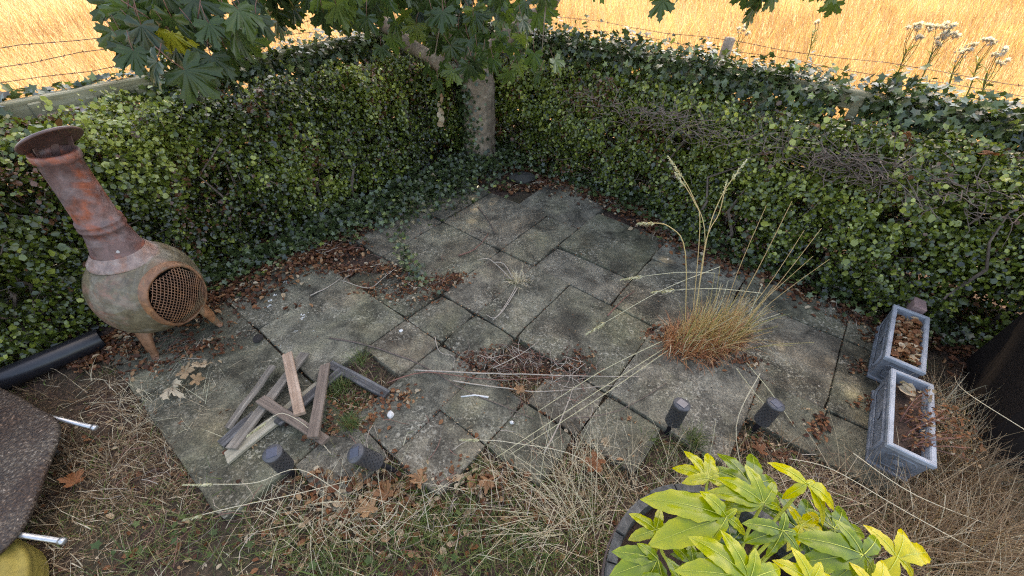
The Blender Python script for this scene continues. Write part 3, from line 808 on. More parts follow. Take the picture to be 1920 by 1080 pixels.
hang += [(p, 0.15) for p in [(-1.48,2.06,1.47),(-1.59,2.21,1.57),(-1.82,2.38,1.50),(-1.71,2.56,1.47),(-1.62,2.05,1.44),(-1.57,2.48,1.48),(-2.06,2.68,1.50),(-1.41,2.59,1.49),(-1.24,2.09,1.43),(-2.17,2.74,1.50),(-2.17,2.74,1.44),(-1.55,2.27,1.45),(-1.33,2.06,1.45),(-1.59,2.49,1.34),(-1.61,2.11,1.45),(-1.60,2.22,1.40),(-1.57,2.17,1.57),(-1.44,2.32,1.54),(-1.70,2.56,1.55),(-2.00,2.54,1.43),(-2.03,2.57,1.46),(-1.73,2.53,1.56),(-1.73,2.72,1.42),(-1.44,2.12,1.42),(-1.85,2.30,1.41),(-1.80,2.25,1.39),(-1.64,2.63,1.38),(-1.51,2.28,1.43),(-1.77,2.30,1.39),(-1.39,2.48,1.42),(-1.89,2.31,1.38),(-1.49,2.27,1.51),(-1.20,2.09,1.50),(-1.59,2.48,1.50)]]
hang += [(p, 0.16) for p in [(-1.686,2.015,1.348), (-1.536,1.930,1.328), (-1.462,1.963,1.290), (-1.383,2.060,1.322), (-1.346,2.133,1.328), (-1.752,2.211,1.415), (-1.523,2.073,1.411), (-1.307,2.233,1.364), (-1.808,2.260,1.469), (-1.616,2.194,1.471), (-1.446,2.164,1.438), (-1.372,2.308,1.448), (-1.582,2.138,1.334), (-1.341,2.478,1.413)]]
hang += [(p, 0.14) for p in [(-1.24,3.22,1.58),(-1.15,2.93,1.52),(-1.35,2.87,1.49),(-1.39,3.09,1.46),(-1.35,2.77,1.52),(-0.89,3.02,1.43),(-0.84,3.17,1.58),(-1.37,2.69,1.54),(-1.38,2.80,1.50),(-1.46,2.98,1.55),(-1.25,3.28,1.54),(-1.13,2.97,1.50),(-0.79,2.74,1.51),(-0.97,3.01,1.40),(-0.81,3.19,1.52),(-1.34,3.37,1.48),(-1.14,3.05,1.40),(-1.73,3.45,1.48),(-1.15,2.91,1.60),(-1.80,3.45,1.33),(-0.95,3.33,1.45),(-1.48,3.14,1.52),(-1.50,3.65,1.54),(-1.15,2.91,1.51),(-1.53,3.43,1.48),(-0.79,2.63,1.56),(-0.90,3.21,1.53),(-1.55,2.94,1.47),(-1.11,2.95,1.52),(-0.97,2.63,1.45),(-1.44,3.41,1.56),(-0.99,3.06,1.55),(-0.91,2.74,1.50),(-0.70,2.69,1.48),(-0.89,3.34,1.41),(-1.27,3.56,1.51),(-0.99,2.88,1.54),(-0.78,3.15,1.51),(-1.10,3.15,1.41),(-1.46,3.06,1.47),(-1.02,2.80,1.48),(-1.35,2.92,1.58),(-1.52,2.86,1.48),(-1.36,2.94,1.58),(-1.42,3.09,1.53),(-1.28,3.50,1.37)]]
hang += [(p, 0.14) for p in [(-1.42,2.84,1.39),(-1.39,3.58,1.53),(-1.10,3.61,1.52),(-1.58,3.24,1.47),(-0.81,2.61,1.40),(-1.24,3.07,1.42),(-1.15,3.41,1.50),(-1.45,2.84,1.55),(-1.39,3.03,1.38),(-1.10,3.35,1.47),(-1.07,3.00,1.49),(-1.03,3.45,1.35),(-1.04,2.95,1.36),(-1.48,3.54,1.41),(-1.46,2.92,1.32),(-1.27,3.00,1.45),(-1.15,2.84,1.58),(-0.95,2.67,1.45),(-1.24,2.77,1.54),(-1.09,2.73,1.49),(-1.08,2.71,1.40),(-1.42,3.06,1.39),(-1.40,3.44,1.40),(-1.17,3.03,1.41)]]
hang += [(p, 0.14) for p in [(-0.43,3.43,1.43),(-0.26,3.08,1.37),(-0.53,3.23,1.38),(-0.42,3.07,1.50),(-0.88,3.03,1.39),(-0.45,3.08,1.47),(-1.04,3.50,1.40),(-0.87,3.49,1.41),(-0.96,3.30,1.46),(-0.35,3.40,1.47),(-0.39,3.33,1.47),(-0.65,3.50,1.39),(-1.00,3.34,1.43),(-0.75,3.33,1.43),(-0.29,3.16,1.46),(-0.79,3.25,1.43),(-0.42,3.35,1.47),(-0.51,2.91,1.50)]]
hang += [(p, 0.15) for p in [(-1.96,2.46,1.32),(-2.18,2.62,1.45),(-1.84,2.42,1.47),(-1.86,2.21,1.36),(-1.88,2.56,1.55),(-1.87,2.20,1.33),(-1.88,2.47,1.33),(-1.95,2.39,1.48),(-1.85,2.51,1.48),(-1.72,2.35,1.52),(-1.79,2.58,1.53),(-2.07,2.41,1.35)]]
hang += [(p, 0.13) for p in [(-0.25,2.91,1.40),(-0.35,3.44,1.26),(-0.62,2.79,1.54),(-0.38,3.24,1.56),(-0.18,3.40,1.47),(-0.23,3.34,1.56),(-0.54,2.97,1.47),(-0.11,2.85,1.48),(-0.26,2.91,1.38),(-0.70,3.62,1.41),(0.20,3.52,1.34),(0.03,2.80,1.51),(-0.15,3.02,1.43),(-0.61,3.15,1.45),(-0.56,3.17,1.49),(0.05,2.94,1.44),(-0.51,2.89,1.47),(-0.56,2.76,1.47),(-0.36,3.40,1.44),(-0.07,3.30,1.35),(-0.43,2.97,1.40),(-0.24,3.16,1.48),(-0.90,3.69,1.45),(-0.63,3.26,1.35),(-0.09,3.27,1.43),(-0.71,2.96,1.56),(-0.61,2.89,1.56),(-0.31,3.69,1.48),(-0.14,3.36,1.39),(-0.63,3.37,1.25),(-0.09,3.51,1.40),(-0.07,3.53,1.33),(-0.19,3.25,1.46),(-0.69,3.46,1.49),(-0.02,3.38,1.25),(-0.28,3.26,1.54),(0.13,3.08,1.36),(-0.33,2.91,1.53),(-0.80,3.19,1.29),(-0.60,2.74,1.50),(-0.66,3.25,1.34),(-0.36,3.37,1.48),(0.14,2.77,1.50),(-0.90,3.72,1.50),(-0.25,2.77,1.38),(-0.64,3.49,1.32),(-0.55,3.64,1.52),(-0.48,2.78,1.40),(-0.12,3.30,1.30),(-0.42,2.76,1.41),(-0.58,3.55,1.41),(-0.75,3.35,1.27),(0.16,2.91,1.50),(-0.68,3.52,1.27),(-0.11,2.96,1.46),(0.03,2.69,1.39)]]
hang += [(p, 0.12) for p in [(0.02,3.24,1.09),(-0.12,2.71,1.17),(0.02,2.84,1.29),(-0.28,2.68,1.16),(-0.04,2.63,1.14),(-0.20,2.93,1.27),(-0.53,2.81,1.09),(0.01,3.13,1.06),(-0.48,3.06,1.22),(-0.46,2.83,1.13),(-0.25,2.87,1.08),(-0.51,3.01,1.21),(-0.24,2.84,1.16),(-0.18,3.03,1.17),(-0.10,2.89,1.24),(-0.25,2.73,1.17)]]
hang += [(p, 0.12) for p in [(-0.547,2.767,1.136), (-0.480,2.703,1.064), (-0.244,2.671,1.178), (-0.198,2.713,1.225), (-0.399,2.857,1.087), (0.145,2.743,1.109), (0.244,2.906,1.141), (0.110,2.819,1.194), (-0.028,2.850,1.228), (-0.095,2.904,1.288), (-0.135,2.682,1.191), (0.055,2.988,1.232), (-0.959,3.287,1.115), (-0.884,3.333,1.167)]]
hang += [(p, 0.125) for p in [(-0.356,2.912,1.296), (-0.289,2.869,1.249), (-0.403,2.845,1.223), (-0.209,2.902,1.286), (-0.438,2.954,1.343), (-0.325,2.967,1.357), (-0.235,2.780,1.225), (-0.642,3.047,1.297), (-0.711,3.103,1.359)]]
hang += [(p, 0.12) for p in [(0.451,2.745,1.559), (0.759,2.729,1.542), (0.783,2.682,1.489), (0.902,2.741,1.555), (1.288,2.850,1.526), (1.364,2.820,1.494), (1.439,2.827,1.501), (1.364,2.850,1.452), (1.408,2.861,1.539), (1.363,2.879,1.410), (1.767,2.979,1.520), (1.845,2.969,1.510), (1.901,2.988,1.456), (1.797,3.000,1.544), (2.032,3.013,1.559), (2.157,3.026,1.572)]]
q = random.Random(8)
for i, (p, s) in enumerate(hang):
    k = 6 if i in (62, 40) else q.choice([0, 0, 1, 1, 2, 2, 3, 4, 5])
    y_ = Vector((q.gauss(0, 0.35), q.gauss(-0.1, 0.3), -1)).normalized()
    zn = Vector((q.gauss(0, 0.6), q.gauss(-0.8, 0.5), q.gauss(0.3, 0.3)))
    zn = (zn - y_ * zn.dot(y_)).normalized(); x_ = y_.cross(zn)
    m3 = Matrix((x_, y_, zn)).transposed().to_4x4()
    s_ = s * q.uniform(0.7, 1.1)
    o = obj('leaf', MM[k], tree)
    o.matrix_local = Matrix.Translation(Vector(p) - Vector(TB)) @ m3 @ Matrix.Scale(s_, 4)
# twigs that carry them
for i, (a, b) in enumerate([((-1.6, 2.0, 2.7), (-1.618,2.259,1.543)), ((-1.6, 2.0, 2.7), (-1.400,2.385,1.533)), ((-1.5, 2.6, 2.6), (-1.232,2.858,1.536)), ((-1.2, 3.2, 2.5), (-0.918,3.214,1.483)), ((-0.2, 3.5, 2.9), (-0.374,3.176,1.440)),
                            ((0.0, 3.3, 3.0), (0.002,3.067,1.319)), ((0.0, 3.3, 3.0), (0.156,2.854,1.157)), ((0.6, 2.9, 3.3), (0.771,2.797,1.617)), ((1.2, 2.6, 3.4), (1.362,2.891,1.572)), ((1.4, 2.5, 3.5), (1.812,3.042,1.590)), ((-0.2, 3.5, 2.9), (-0.509,2.857,1.160))]):
    m_ = tuple((np.array(a) + np.array(b)) / 2 + np.array([0.1, 0.05, 0.15]))
    limb('twig', [a, m_, b], [0.014, 0.009, 0.003], 6)
# ivy clinging to the trunk, a plant of its own
r = np.random.RandomState(80); n = 620
t = r.normal(3.8, 0.55, n); z = r.uniform(0, 0.62, n) ** 1.0
z = np.where(r.uniform(0, 1, n) < 0.3, r.uniform(0.6, 1.25, n), z)
rr = 0.16 + np.abs(r.normal(0.01, 0.02, n))
cxn = np.where(z > 0.78, -0.36 - (z - 0.78) * 0.55, -0.36)
pos = np.stack([cxn + rr * np.cos(t), 4.03 + rr * np.sin(t), z], 1)
nr = np.stack([np.cos(t), np.sin(t), 0.4 + 0 * t], 1) + r.normal(0, 0.35, (n, 3))
ivy('ivy climbing the left side of the maple trunk', pos, nr, 0.02, 0.035, 81, name='trunk_ivy')
# torn pale curl of bark hanging left of the trunk
bp = np.array([(-0.629,3.717,0.696), (-0.652,3.692,0.669), (-0.623,3.668,0.642), (-0.650,3.637,0.608), (-0.631,3.610,0.577), (-0.653,3.582,0.546), (-0.625,3.555,0.516), (-0.633,3.527,0.486)])
r = np.random.RandomState(88)
props(cloud('dead_leaf_cluster', *DEAD, bp, frames(np.array([0.1, -0.9, 0.4]) + r.normal(0, .5, (8, 3)), r.uniform(0, 6.28, 8)), r.uniform(0.055, 0.085, 8), M['dead_leaf'], np.array([0.7, 0.75, 0.9, 0.97, 0.95, 1.0, 0.98, 0.93])), 'pale brown dead leaf cluster hanging beside the maple trunk', 'dead leaves', kind='stuff')

# ------------------------------------------------------------------ chiminea
CH = (-1.9, 1.565, 0.0)
chim = thing('chiminea', CH, 'rusty iron chiminea with mesh door and tall neck', 'chiminea', rz=R(73.4))
def body_r(z):
    a = z - 0.340
    t = max(-1.0, min(1.0, a / (0.250 if a > 0 else 0.225)))
    return 0.234 * (1 - abs(t) ** 2.25) ** 0.5
def open_half(z):
    c, h1, h2 = 0.345, 0.155, 0.165
    t = (z - c) / (h1 if z > c else h2)
    if abs(t) >= 1: return -1
    return 0.130 * (1 - abs(t) ** (2.6 if z > c else 1.7)) ** 0.5
V = []; F = []
NZ, NA = 60, 120
zz = [0.118 + (0.588 - 0.118) * i / NZ for i in range(NZ + 1)]
for z in zz:
    rr = max(body_r(z), 0.02)
    for j in range(NA):
        t = 2 * math.pi * j / NA
        V.append((rr * math.sin(t), -rr * math.cos(t), z))
for i in range(NZ):
    for j in range(NA):
        k = (j + 1) % NA
        t = 2 * math.pi * (j + .5) / NA; z = (zz[i] + zz[i + 1]) / 2; rr = body_r(z)
        if math.cos(t) > 0.2 and abs(rr * math.sin(t)) < open_half(z): continue
        F.append((i * NA + j, i * NA + k, (i + 1) * NA + k, (i + 1) * NA + j))
b0 = len(V); V.append((0, 0, 0.116)); 
for j in range(NA): F.append((b0, (j + 1) % NA, j))
obj('body', np_mesh('body', V, F, M['iron_body'], True), chim)
mb = MB(); mb.lathe([(0.001, 0.165)] + [(body_r(z) - 0.014, z) for z in (0.165, 0.2, 0.26, 0.32, 0.38, 0.44, 0.5, 0.54, 0.56)] + [(0.001, 0.565)], 48)
V = []; F = []
for v_ in mb.v: V.append(v_)
F = [f for f in mb.f if not (sum(mb.v[i][1] for i in f) / len(f) < -0.1 and abs(sum(mb.v[i][0] for i in f) / len(f)) < 0.13)]
obj('dark_inner_shell', np_mesh('dark_inner_shell', V, F, M['soot_dark'], True), chim)  # sooty shell added to darken the inside, where shade falls
def surf(s, z, off):
    rr = max(body_r(max(0.16, min(0.57, z))), 0.05)
    return (s, -math.sqrt(max(rr * rr - s * s, 0.004)) - off, z)
loop = []
for i in range(56):
    t = 2 * math.pi * i / 56; c, s = math.cos(t), math.sin(t)
    z = 0.345 + (0.155 if s > 0 else 0.165) * (abs(s) ** 0.8) * (1 if s > 0 else -1)
    loop.append((max(open_half(z), 0.0) * (1 if c > 0 else -1), z))
mb = MB(); V = []; F = []
for (s, z) in loop:
    for (grow, off) in ((1.0, -0.012), (1.0, 0.020), (1.06, 0.026), (1.12, 0.020), (1.16, -0.004)):
        V.append(surf(s * grow, 0.345 + (z - 0.345) * grow, off))
for i in range(56):
    j = (i + 1) % 56
    for k in range(4): F.append((i * 5 + k, i * 5 + k + 1, j * 5 + k + 1, j * 5 + k))
mb.add(V, F); door = mb.obj('door_frame', M['iron_rust'], chim, True)
mb = MB()
for sgn in (-1, 1):
    for c in range(-16, 17):
        pts = []
        for i in range(25):
            z = 0.18 + 0.32 * i / 24; s = sgn * (z - 0.345) * 0.75 + c * 0.0165
            if abs(s) < open_half(z): pts.append(surf(s, z, 0.014 + 0.0015 * sgn))
        if len(pts) > 1: mb.tube(pts, 0.0021, 4, cap=False)
mb.obj('mesh_screen', M['iron_rust'], door, True)
LEAN = Matrix.Translation((0, 0, 0.58)) @ Matrix.Rotation(R(3.4), 4, Vector((0.39, 0.92, 0))) @ Matrix.Translation((0, 0, -0.58))
mb = MB()
mb.lathe([(0.125, 0.545), (0.112, 0.575), (0.104, 0.60), (0.094, 0.64), (0.085, 0.69), (0.081, 0.715), (0.088, 0.72), (0.09, 0.732), (0.083, 0.742), (0.088, 0.75), (0.087, 0.76), (0.079, 0.768), (0.077, 0.80), (0.073, 0.95), (0.072, 1.035), (0.08, 1.04), (0.082, 1.05), (0.082, 1.068), (0.079, 1.072), (0.064, 1.072), (0.062, 1.05), (0.062, 0.75)], 64)
neck = mb.obj('neck', M['iron_neck'], chim, True)
neck.matrix_local = LEAN
mb = MB(); mb.lathe([(0.142, 0.545), (0.140, 0.556), (0.128, 0.568), (0.116, 0.585), (0.106, 0.60)], 48); mb.obj('flange', M['iron_pale'], neck, True)
mb = MB(); mb.lathe([(0.062, 1.0), (0.0, 1.0)], 32); mb.obj('flue_shade', M['soot_dark'], neck)  # sooty disc closing the neck, its black stands in for the shaded depth
CD = Vector((-0.39, -0.92, 0.0))        # towards the open side of the garden
lidM = Matrix.Translation((0.012, -0.004, 1.116)) @ Matrix.Rotation(R(10), 4, CD) @ Matrix.Rotation(R(33), 4, Vector((-0.92, 0.39, 0.0)))
mb = MB()
mb.lathe([(0.001, 0.016), (0.05, 0.015), (0.085, 0.011), (0.107, 0.004), (0.113, -0.002), (0.111, -0.008), (0.105, -0.008), (0.075, 0.0), (0.001, 0.006)], 48, M=lidM)
lid = mb.obj('lid', M['iron_lid'], chim, True)
lid.matrix_local = LEAN
for t in (67 - 62, 67 + 62, 67):
    mb = MB(); a = R(t); o_ = Vector((math.cos(a), math.sin(a), 0)); w_ = Vector((-math.sin(a), math.cos(a), 0)) * 0.012; th_ = o_ * 0.004
    lo = o_ * 0.060 + Vector((0, 0, 1.02)); hi = lidM @ (o_ * 0.070 + Vector((0, 0, 0.003)))
    mb.add([lo - w_, lo + w_, hi + w_, hi - w_, lo - w_ - th_, lo + w_ - th_, hi + w_ - th_, hi - w_ - th_], [(0, 1, 2, 3), (7, 6, 5, 4), (0, 4, 5, 1), (1, 5, 6, 2), (2, 6, 7, 3), (3, 7, 4, 0)])
    mb.obj('strap', M['iron_lid'], lid)
cs, sn = math.cos(-R(73.4)), math.sin(-R(73.4))
for (fx, fy) in ((-1.925, 1.383), (-1.727, 1.616), (-2.05, 1.70)):
    dx, dy = fx - CH[0], fy - CH[1]
    lx, ly = dx * cs - dy * sn, dx * sn + dy * cs
    a = math.atan2(ly, lx); e = Vector((math.cos(a), math.sin(a), 0)); s = Vector((-math.sin(a), math.cos(a), 0))
    prof = [(0.135, 0.215, 0.064), (0.165, 0.17, 0.054), (0.180, 0.10, 0.040), (0.184, 0.04, 0.028), (0.198, 0.004, 0.022)]
    V = []; F = []
    for (rr, z, w) in prof:
        for (d_, sg) in ((0.0, -1), (0.012, -0.5), (0.012, 0.5), (0.0, 1)):
            V.append(e * (rr + d_) + s * (w * sg) + Vector((0, 0, z)))
        V.append(e * (rr - 0.008) + Vector((0, 0, z)))
    for i in range(4):
        for j in range(5):
            k = (j + 1) % 5
            F.append((i * 5 + j, i * 5 + k, i * 5 + 5 + k, i * 5 + 5 + j))
    F.append((24, 23, 22, 21, 20)); mb = MB(); mb.add(V, F); mb.obj('leg', M['iron_rust'], chim, True)

# ------------------------------------------------------------------ black drain pipe
pa, pb = Vector((-2.265, 1.475, 0.045)), Vector((-3.3, 0.44, 0.05))
mb = MB(); dd = (pb - pa).normalized(); rot = dd.to_track_quat('Z', 'Y').to_matrix().to_4x4(); ln = (pb - pa).length
mb.lathe([(0.052, 0.004), (0.055, 0.0), (0.057, 0.003), (0.057, ln), (0.052, ln), (0.052, 0.004)], 40, M=rot)
mb.obj('drain_pipe', M['black_plastic'], None, True, loc=pa, label='long black plastic drain pipe on the ground beside the chiminea', cat='pipe')

# ------------------------------------------------------------------ heap of old planks
def plank(a, b, w, t, mat, label, za, zb, roll=0.0, seed=0):
    q = random.Random(seed)
    A, B_ = Vector((a[0], a[1], za)), Vector((b[0], b[1], zb))
    L_ = (B_ - A).length; x_ = (B_ - A).normalized()
    z_ = Vector((0, 0, 1)); y_ = z_.cross(x_).normalized(); z_ = x_.cross(y_)
    n = 7; V = []; F = []
    for i in range(n):
        s = -L_ / 2 + L_ * i / (n - 1)
        bow = 0.003 * math.sin(3.1 * i / (n - 1)) * q.uniform(-1, 1.5); ww = w / 2 * (1 + q.uniform(-.04, .04)); tt = t / 2
        e0 = q.uniform(-0.008, 0.008) if i in (0, n - 1) else 0
        e1 = q.uniform(-0.012, 0.012) if i in (0, n - 1) else 0
        c = 0.12 * t
        for (yy, zz, e) in ((-ww, -tt + c, e0), (-ww + c, -tt, e0), (ww - c, -tt, e1), (ww, -tt + c, e1), (ww, tt - c, e1), (ww - c, tt, e1), (-ww + c, tt, e0), (-ww, tt - c, e0)):
            V.append((s + e, yy, zz + bow))
    for i in range(n - 1):
        for j in range(8):
            k = (j + 1) % 8
            F.append((i * 8 + j, i * 8 + k, i * 8 + 8 + k, i * 8 + 8 + j))
    F += [tuple(range(7, -1, -1)), tuple(range((n - 1) * 8, n * 8))]
    F = [tuple(reversed(f)) for f in F]
    o = obj('plank', np_mesh('plank', V, F, M[mat]), None, label=label, cat='plank', group='old planks heaped on the slabs')
    m4 = Matrix((x_, y_, z_)).transposed().to_4x4()
    o.matrix_world = Matrix.Translation((A + B_) / 2) @ m4 @ Matrix.Rotation(roll, 4, 'X')
plank((-0.973,1.213,0.020), (-1.244,0.823,0.020), 0.062, 0.018, 'wood_straw', 'wide straw coloured plank at the bottom of the heap', 0.014, 0.014, 0, 1)
plank((-1.118,1.389,0.020), (-1.236,0.862,0.020), 0.050, 0.018, 'wood_grey', 'grey plank running the length of the heap, half buried', 0.034, 0.030, 0.05, 2)
plank((-1.244,1.301,0.020), (-1.314,0.969,0.020), 0.045, 0.018, 'wood_grey', 'grey plank on the left edge of the heap, tilted on its side', 0.046, 0.016, 0.5, 3)
plank((-1.224,1.041,0.020), (-1.304,0.891,0.020), 0.050, 0.016, 'wood_dark', 'short dark split plank poking out of the heap at lower left', 0.013, 0.012, 0, 4)
plank((-0.892,1.299,0.020), (-1.087,0.974,0.020), 0.048, 0.018, 'wood_dark', 'dark plank lying underneath the pale one', 0.020, 0.036, 0, 9)
plank((-1.210,1.095,0.060), (-0.816,0.890,0.060), 0.046, 0.020, 'wood_brown', 'dark purplish plank lying crosswise over the heap', 0.062, 0.046, 0, 5)
plank((-1.194,1.370,0.060), (-0.969,1.000,0.060), 0.048, 0.020, 'wood_pale', 'pale orange plank on top of the heap', 0.056, 0.086, 0, 6)
plank((-0.973,1.308,0.060), (-0.871,0.897,0.060), 0.050, 0.020, 'wood_brown', 'brown plank on top at the right of the heap', 0.046, 0.080, 0, 7)
plank((-0.971,1.342,0.020), (-0.611,1.158,0.020), 0.050, 0.020, 'wood_dark', 'blackened plank lying alone right of the heap', 0.016, 0.014, 0, 8)

# ------------------------------------------------------------------ solar stake lights
def lamp_mesh():
    parts = {}
    mb = MB(); mb.lathe([(0.028, 0.118), (0.034, 0.12), (0.036, 0.124), (0.036, 0.242), (0.0385, 0.244), (0.0385, 0.252), (0.036, 0.256), (0.0, 0.257)], 36, cap0=True)
    parts['head'] = (mb.mesh('head', M['lamp_grey'], True))
    mb = MB()
    for row in range(7):
        for j in range(14):
            t = 2 * math.pi * (j + 0.5 * (row % 2)) / 14; z = 0.138 + row * 0.0145
            V = [(0.0364 * math.cos(t), 0.0364 * math.sin(t), z)]
            for k in range(6):
                a = k * math.pi / 3; tt = t + 0.0034 * math.cos(a) / 0.036
                V.append((0.0363 * math.cos(tt), 0.0363 * math.sin(tt), z + 0.0034 * math.sin(a)))
            mb.add(V, [(0, 1 + k, 1 + (k + 1) % 6) for k in range(6)])
    parts['hole_discs'] = mb.mesh('hole_discs', M['hole_shade'])  # dark discs on the shell stand in for the shade inside the holes
    mb = MB(); mb.box(-0.021, 0.021, -0.021, 0.021, 0.256, 0.2595, bev=0.0012); parts['solar_panel'] = mb.mesh('solar_panel', M['solar_glass'])
    mb = MB(); mb.lathe([(0.012, 0.119), (0.0115, 0.06), (0.011, 0.01), (0.001, -0.09)], 14); parts['stake'] = mb.mesh('stake', M['black_plastic'], True)
    return parts
LP_ = lamp_mesh()
for (x, y, ax_, ay_, rz, label) in [((-0.945,0.777,0.060)[0], (-0.945,0.777,0.060)[1], 0.02, -0.05, 0.4, 'solar stake light beside the plank heap'), (-0.50, 0.79, 0.05, -0.46, 0.2, 'solar stake light leaning left right of the planks'),
                                    ((0.757,1.003,0.060)[0], (0.757,1.003,0.060)[1], -0.03, 0.13, 0.7, 'solar stake light with cobwebbed top nearest the grass tuft'), ((1.175,1.019,0.060)[0], (1.175,1.019,0.060)[1], -0.02, 0.15, 0.45, 'solar stake light nearest the trough planters')]:
    t = thing('solar_light', (x, y, 0.0 if 'leaning' in label else -0.065), label, 'solar light', 'solar stake lights along the patio edge')
    t.rotation_euler = (ax_, ay_, rz)
    for nm, me in LP_.items(): obj(nm, me, t)

# ------------------------------------------------------------------ trough planters
def trough(c, rz, label, plantlabel, tz):
    t = thing('trough_planter', (c[0], c[1], tz), label, 'planter', 'lead grey trough planters', rz)
    lx, ly, h = 0.245, 0.082, 0.185
    mb = MB()
    def ring(sx, sy, z): return [(-sx, -sy, z), (sx, -sy, z), (sx, sy, z), (-sx, sy, z)]
    prof = [(lx - .022, ly - .012, 0.0), (lx - .02, ly - .01, 0.0), (lx - .012, ly - .006, 0.004), (lx - .012, ly - .006, 0.016), (lx - .018, ly - .011, 0.022), (lx - .008, ly - .004, h - .026)]
    V = []; F = []
    for p in prof: V += ring(*p)
    for i in range(len(prof) - 1):
        for j in range(4): F.append((i * 4 + j, i * 4 + (j + 1) % 4, i * 4 + 4 + (j + 1) % 4, i * 4 + 4 + j))
    F.append((3, 2, 1, 0)); mb.add(V, F); body = mb.obj('body', M['lead'], t)
    # raised panel mouldings on the four sides
    def panel(dirx, sgn):
        mb = MB(); w = (lx if dirx else ly) - (0.045 if dirx else 0.03); z0, z1 = 0.045, h - 0.048
        def pt(a, z, o):
            d = ((ly if dirx else lx) - (0.0095 if dirx else 0.0165)) + 0.007 * (z / h) + o
            return (a, sgn * d, z) if dirx else (sgn * d, a, z)
        o8 = [(-w, z0 + .014), (-w + .014, z0), (w - .014, z0), (w, z0 + .014), (w, z1 - .014), (w - .014, z1), (-w + .014, z1), (-w, z1 - .014)]
        V = []; F = []
        for (gr, off) in ((1.0, -0.001), (0.985, 0.006), (0.95, 0.006), (0.93, 0.0005)):
            V += [pt(a * gr, (z0 + z1) / 2 + (z - (z0 + z1) / 2) * (gr if gr == 1 else gr - 0.09 * (1 - gr) * 10), off) for a, z in o8]
        for i in range(3):
            for j in range(8): F.append((i * 8 + j, i * 8 + (j + 1) % 8, i * 8 + 8 + (j + 1) % 8, i * 8 + 8 + j))
        mb.add(V, F)
        V = [pt(0, (z0 + z1) / 2, 0.014)]
        for k in range(10):
            a = k * 0.628; V.append(pt(0.03 * math.cos(a), (z0 + z1) / 2 + 0.018 * math.sin(a), 0.003))
        mb.add(V, [(0, 1 + k, 1 + (k + 1) % 10) for k in range(10)])
        mb.obj('moulding', M['lead'], body, True)
    for d_ in (True, False):
        for s_ in (-1, 1): panel(d_, s_)
    mb = MB(); V = []; F = []
    prof = [(lx - .012, ly - .008, h - .03), (lx, ly, h - .024), (lx + .002, ly + .002, h - .004), (lx - .002, ly - .002, h), (lx - .016, ly - .016, h), (lx - .02, ly - .02, h - .006), (lx - .022, ly - .022, 0.05)]
    for p in prof: V += ring(*p)
    for i in range(len(prof) - 1):
        for j in range(4): F.append((i * 4 + j, i * 4 + (j + 1) % 4, i * 4 + 4 + (j + 1) % 4, i * 4 + 4 + j))
    mb.add(V, F); mb.obj('rim', M['lead_skylit'], t)
    V = []; F = []; q = random.Random(int(c[0] * 100))
    for i in range(13):
        for j in range(5): V.append(((lx - .022) * (i / 6 - 1), (ly - .022) * (j / 2 - 1), h - 0.055 + q.uniform(-.012, .012)))
    for i in range(12):
        for j in range(4): F.append((i * 5 + j, i * 5 + 5 + j, i * 5 + 6 + j, i * 5 + 1 + j))
    obj('potting_soil', np_mesh('potting_soil', V, F, M['pot_soil'], True), t)
    return t
AU = math.atan2(*(reversed(xy(1, 0))))
c1 = xy(1.893, 0.812); c2 = xy(2.447, 0.778)
trough(c1, AU + 0.03, 'nearer lead grey trough planter with dried stems', '', 0.006)
trough(c2, AU - 0.02, 'farther lead grey trough planter full of brown leaves', '', 0.006)
r = np.random.RandomState(91)
def in_trough(c, rz, n, zlo, zhi, s=0.9):
    a = r.uniform(-0.21, 0.21, n) * s; b = r.uniform(-0.055, 0.055, n)
    return np.stack([c[0] + a * math.cos(rz) - b * math.sin(rz), c[1] + a * math.sin(rz) + b * math.cos(rz), r.uniform(zlo, zhi, n)], 1)
p = in_trough(c2, AU, 420, 0.14, 0.18)
props(cloud('dead_leaves', *DEAD, p, frames(np.array([0, 0, 1.0]) + r.normal(0, .6, (420, 3)), r.uniform(0, 6.28, 420)), r.uniform(0.02, 0.045, 420), M['dead_leaf'], np.clip(r.normal(0.72, 0.2, 420), 0, 1)),
      'brown dead leaves filling the farther trough planter', 'dead leaves', kind='stuff')
# dried plant in the nearer trough
dp = thing('dried_plant', (c1[0], c1[1], 0.14), 'dried brown plant with curled leaves in the nearer trough', 'dried plant')
st = MB(); lp, ln_ = [], []
q = random.Random(15)
for i in range(16):
    b = xy(1.893 + q.uniform(-0.18, 0.0), 0.812 + q.uniform(-.02, .04))
    d = Vector((q.uniform(0.2, 1.0), q.gauss(-0.1, 0.35), q.uniform(0.5, 1.2))).normalized(); p = Vector((b[0] - c1[0], b[1] - c1[1], 0)); pts = []
    for s in range(6):
        pts.append(tuple(p)); p = p + d * q.uniform(0.025, 0.045); d = (d + Vector((0.12, 0, -0.14)) + Vector((q.gauss(0, .1), q.gauss(0, .1), 0))).normalized()
        for e in range(3): lp.append(p + Vector((q.gauss(0, .014), q.gauss(0, .014), q.gauss(0, .012))))
    st.tube(pts, [0.003, 0.0026, 0.0022, 0.002, 0.0016, 0.001], 4)
st.obj('stem', M['red_twig'], dp)
lp = np.array([tuple(v) for v in lp]); n = len(lp)
cloud('leaf', *DEAD, lp, frames(r.normal(0, 1, (n, 3)), r.uniform(0, 6.28, n)), r.uniform(0.010, 0.024, n), M['dead_leaf'], np.clip(r.normal(0.70, 0.16, n), 0, 1), dp, kind='stuff')
pale = np.array([[*xy(2.05, 0.80), 0.17], [*xy(2.03, 0.795), 0.175], [*xy(2.06, 0.785), 0.18]])
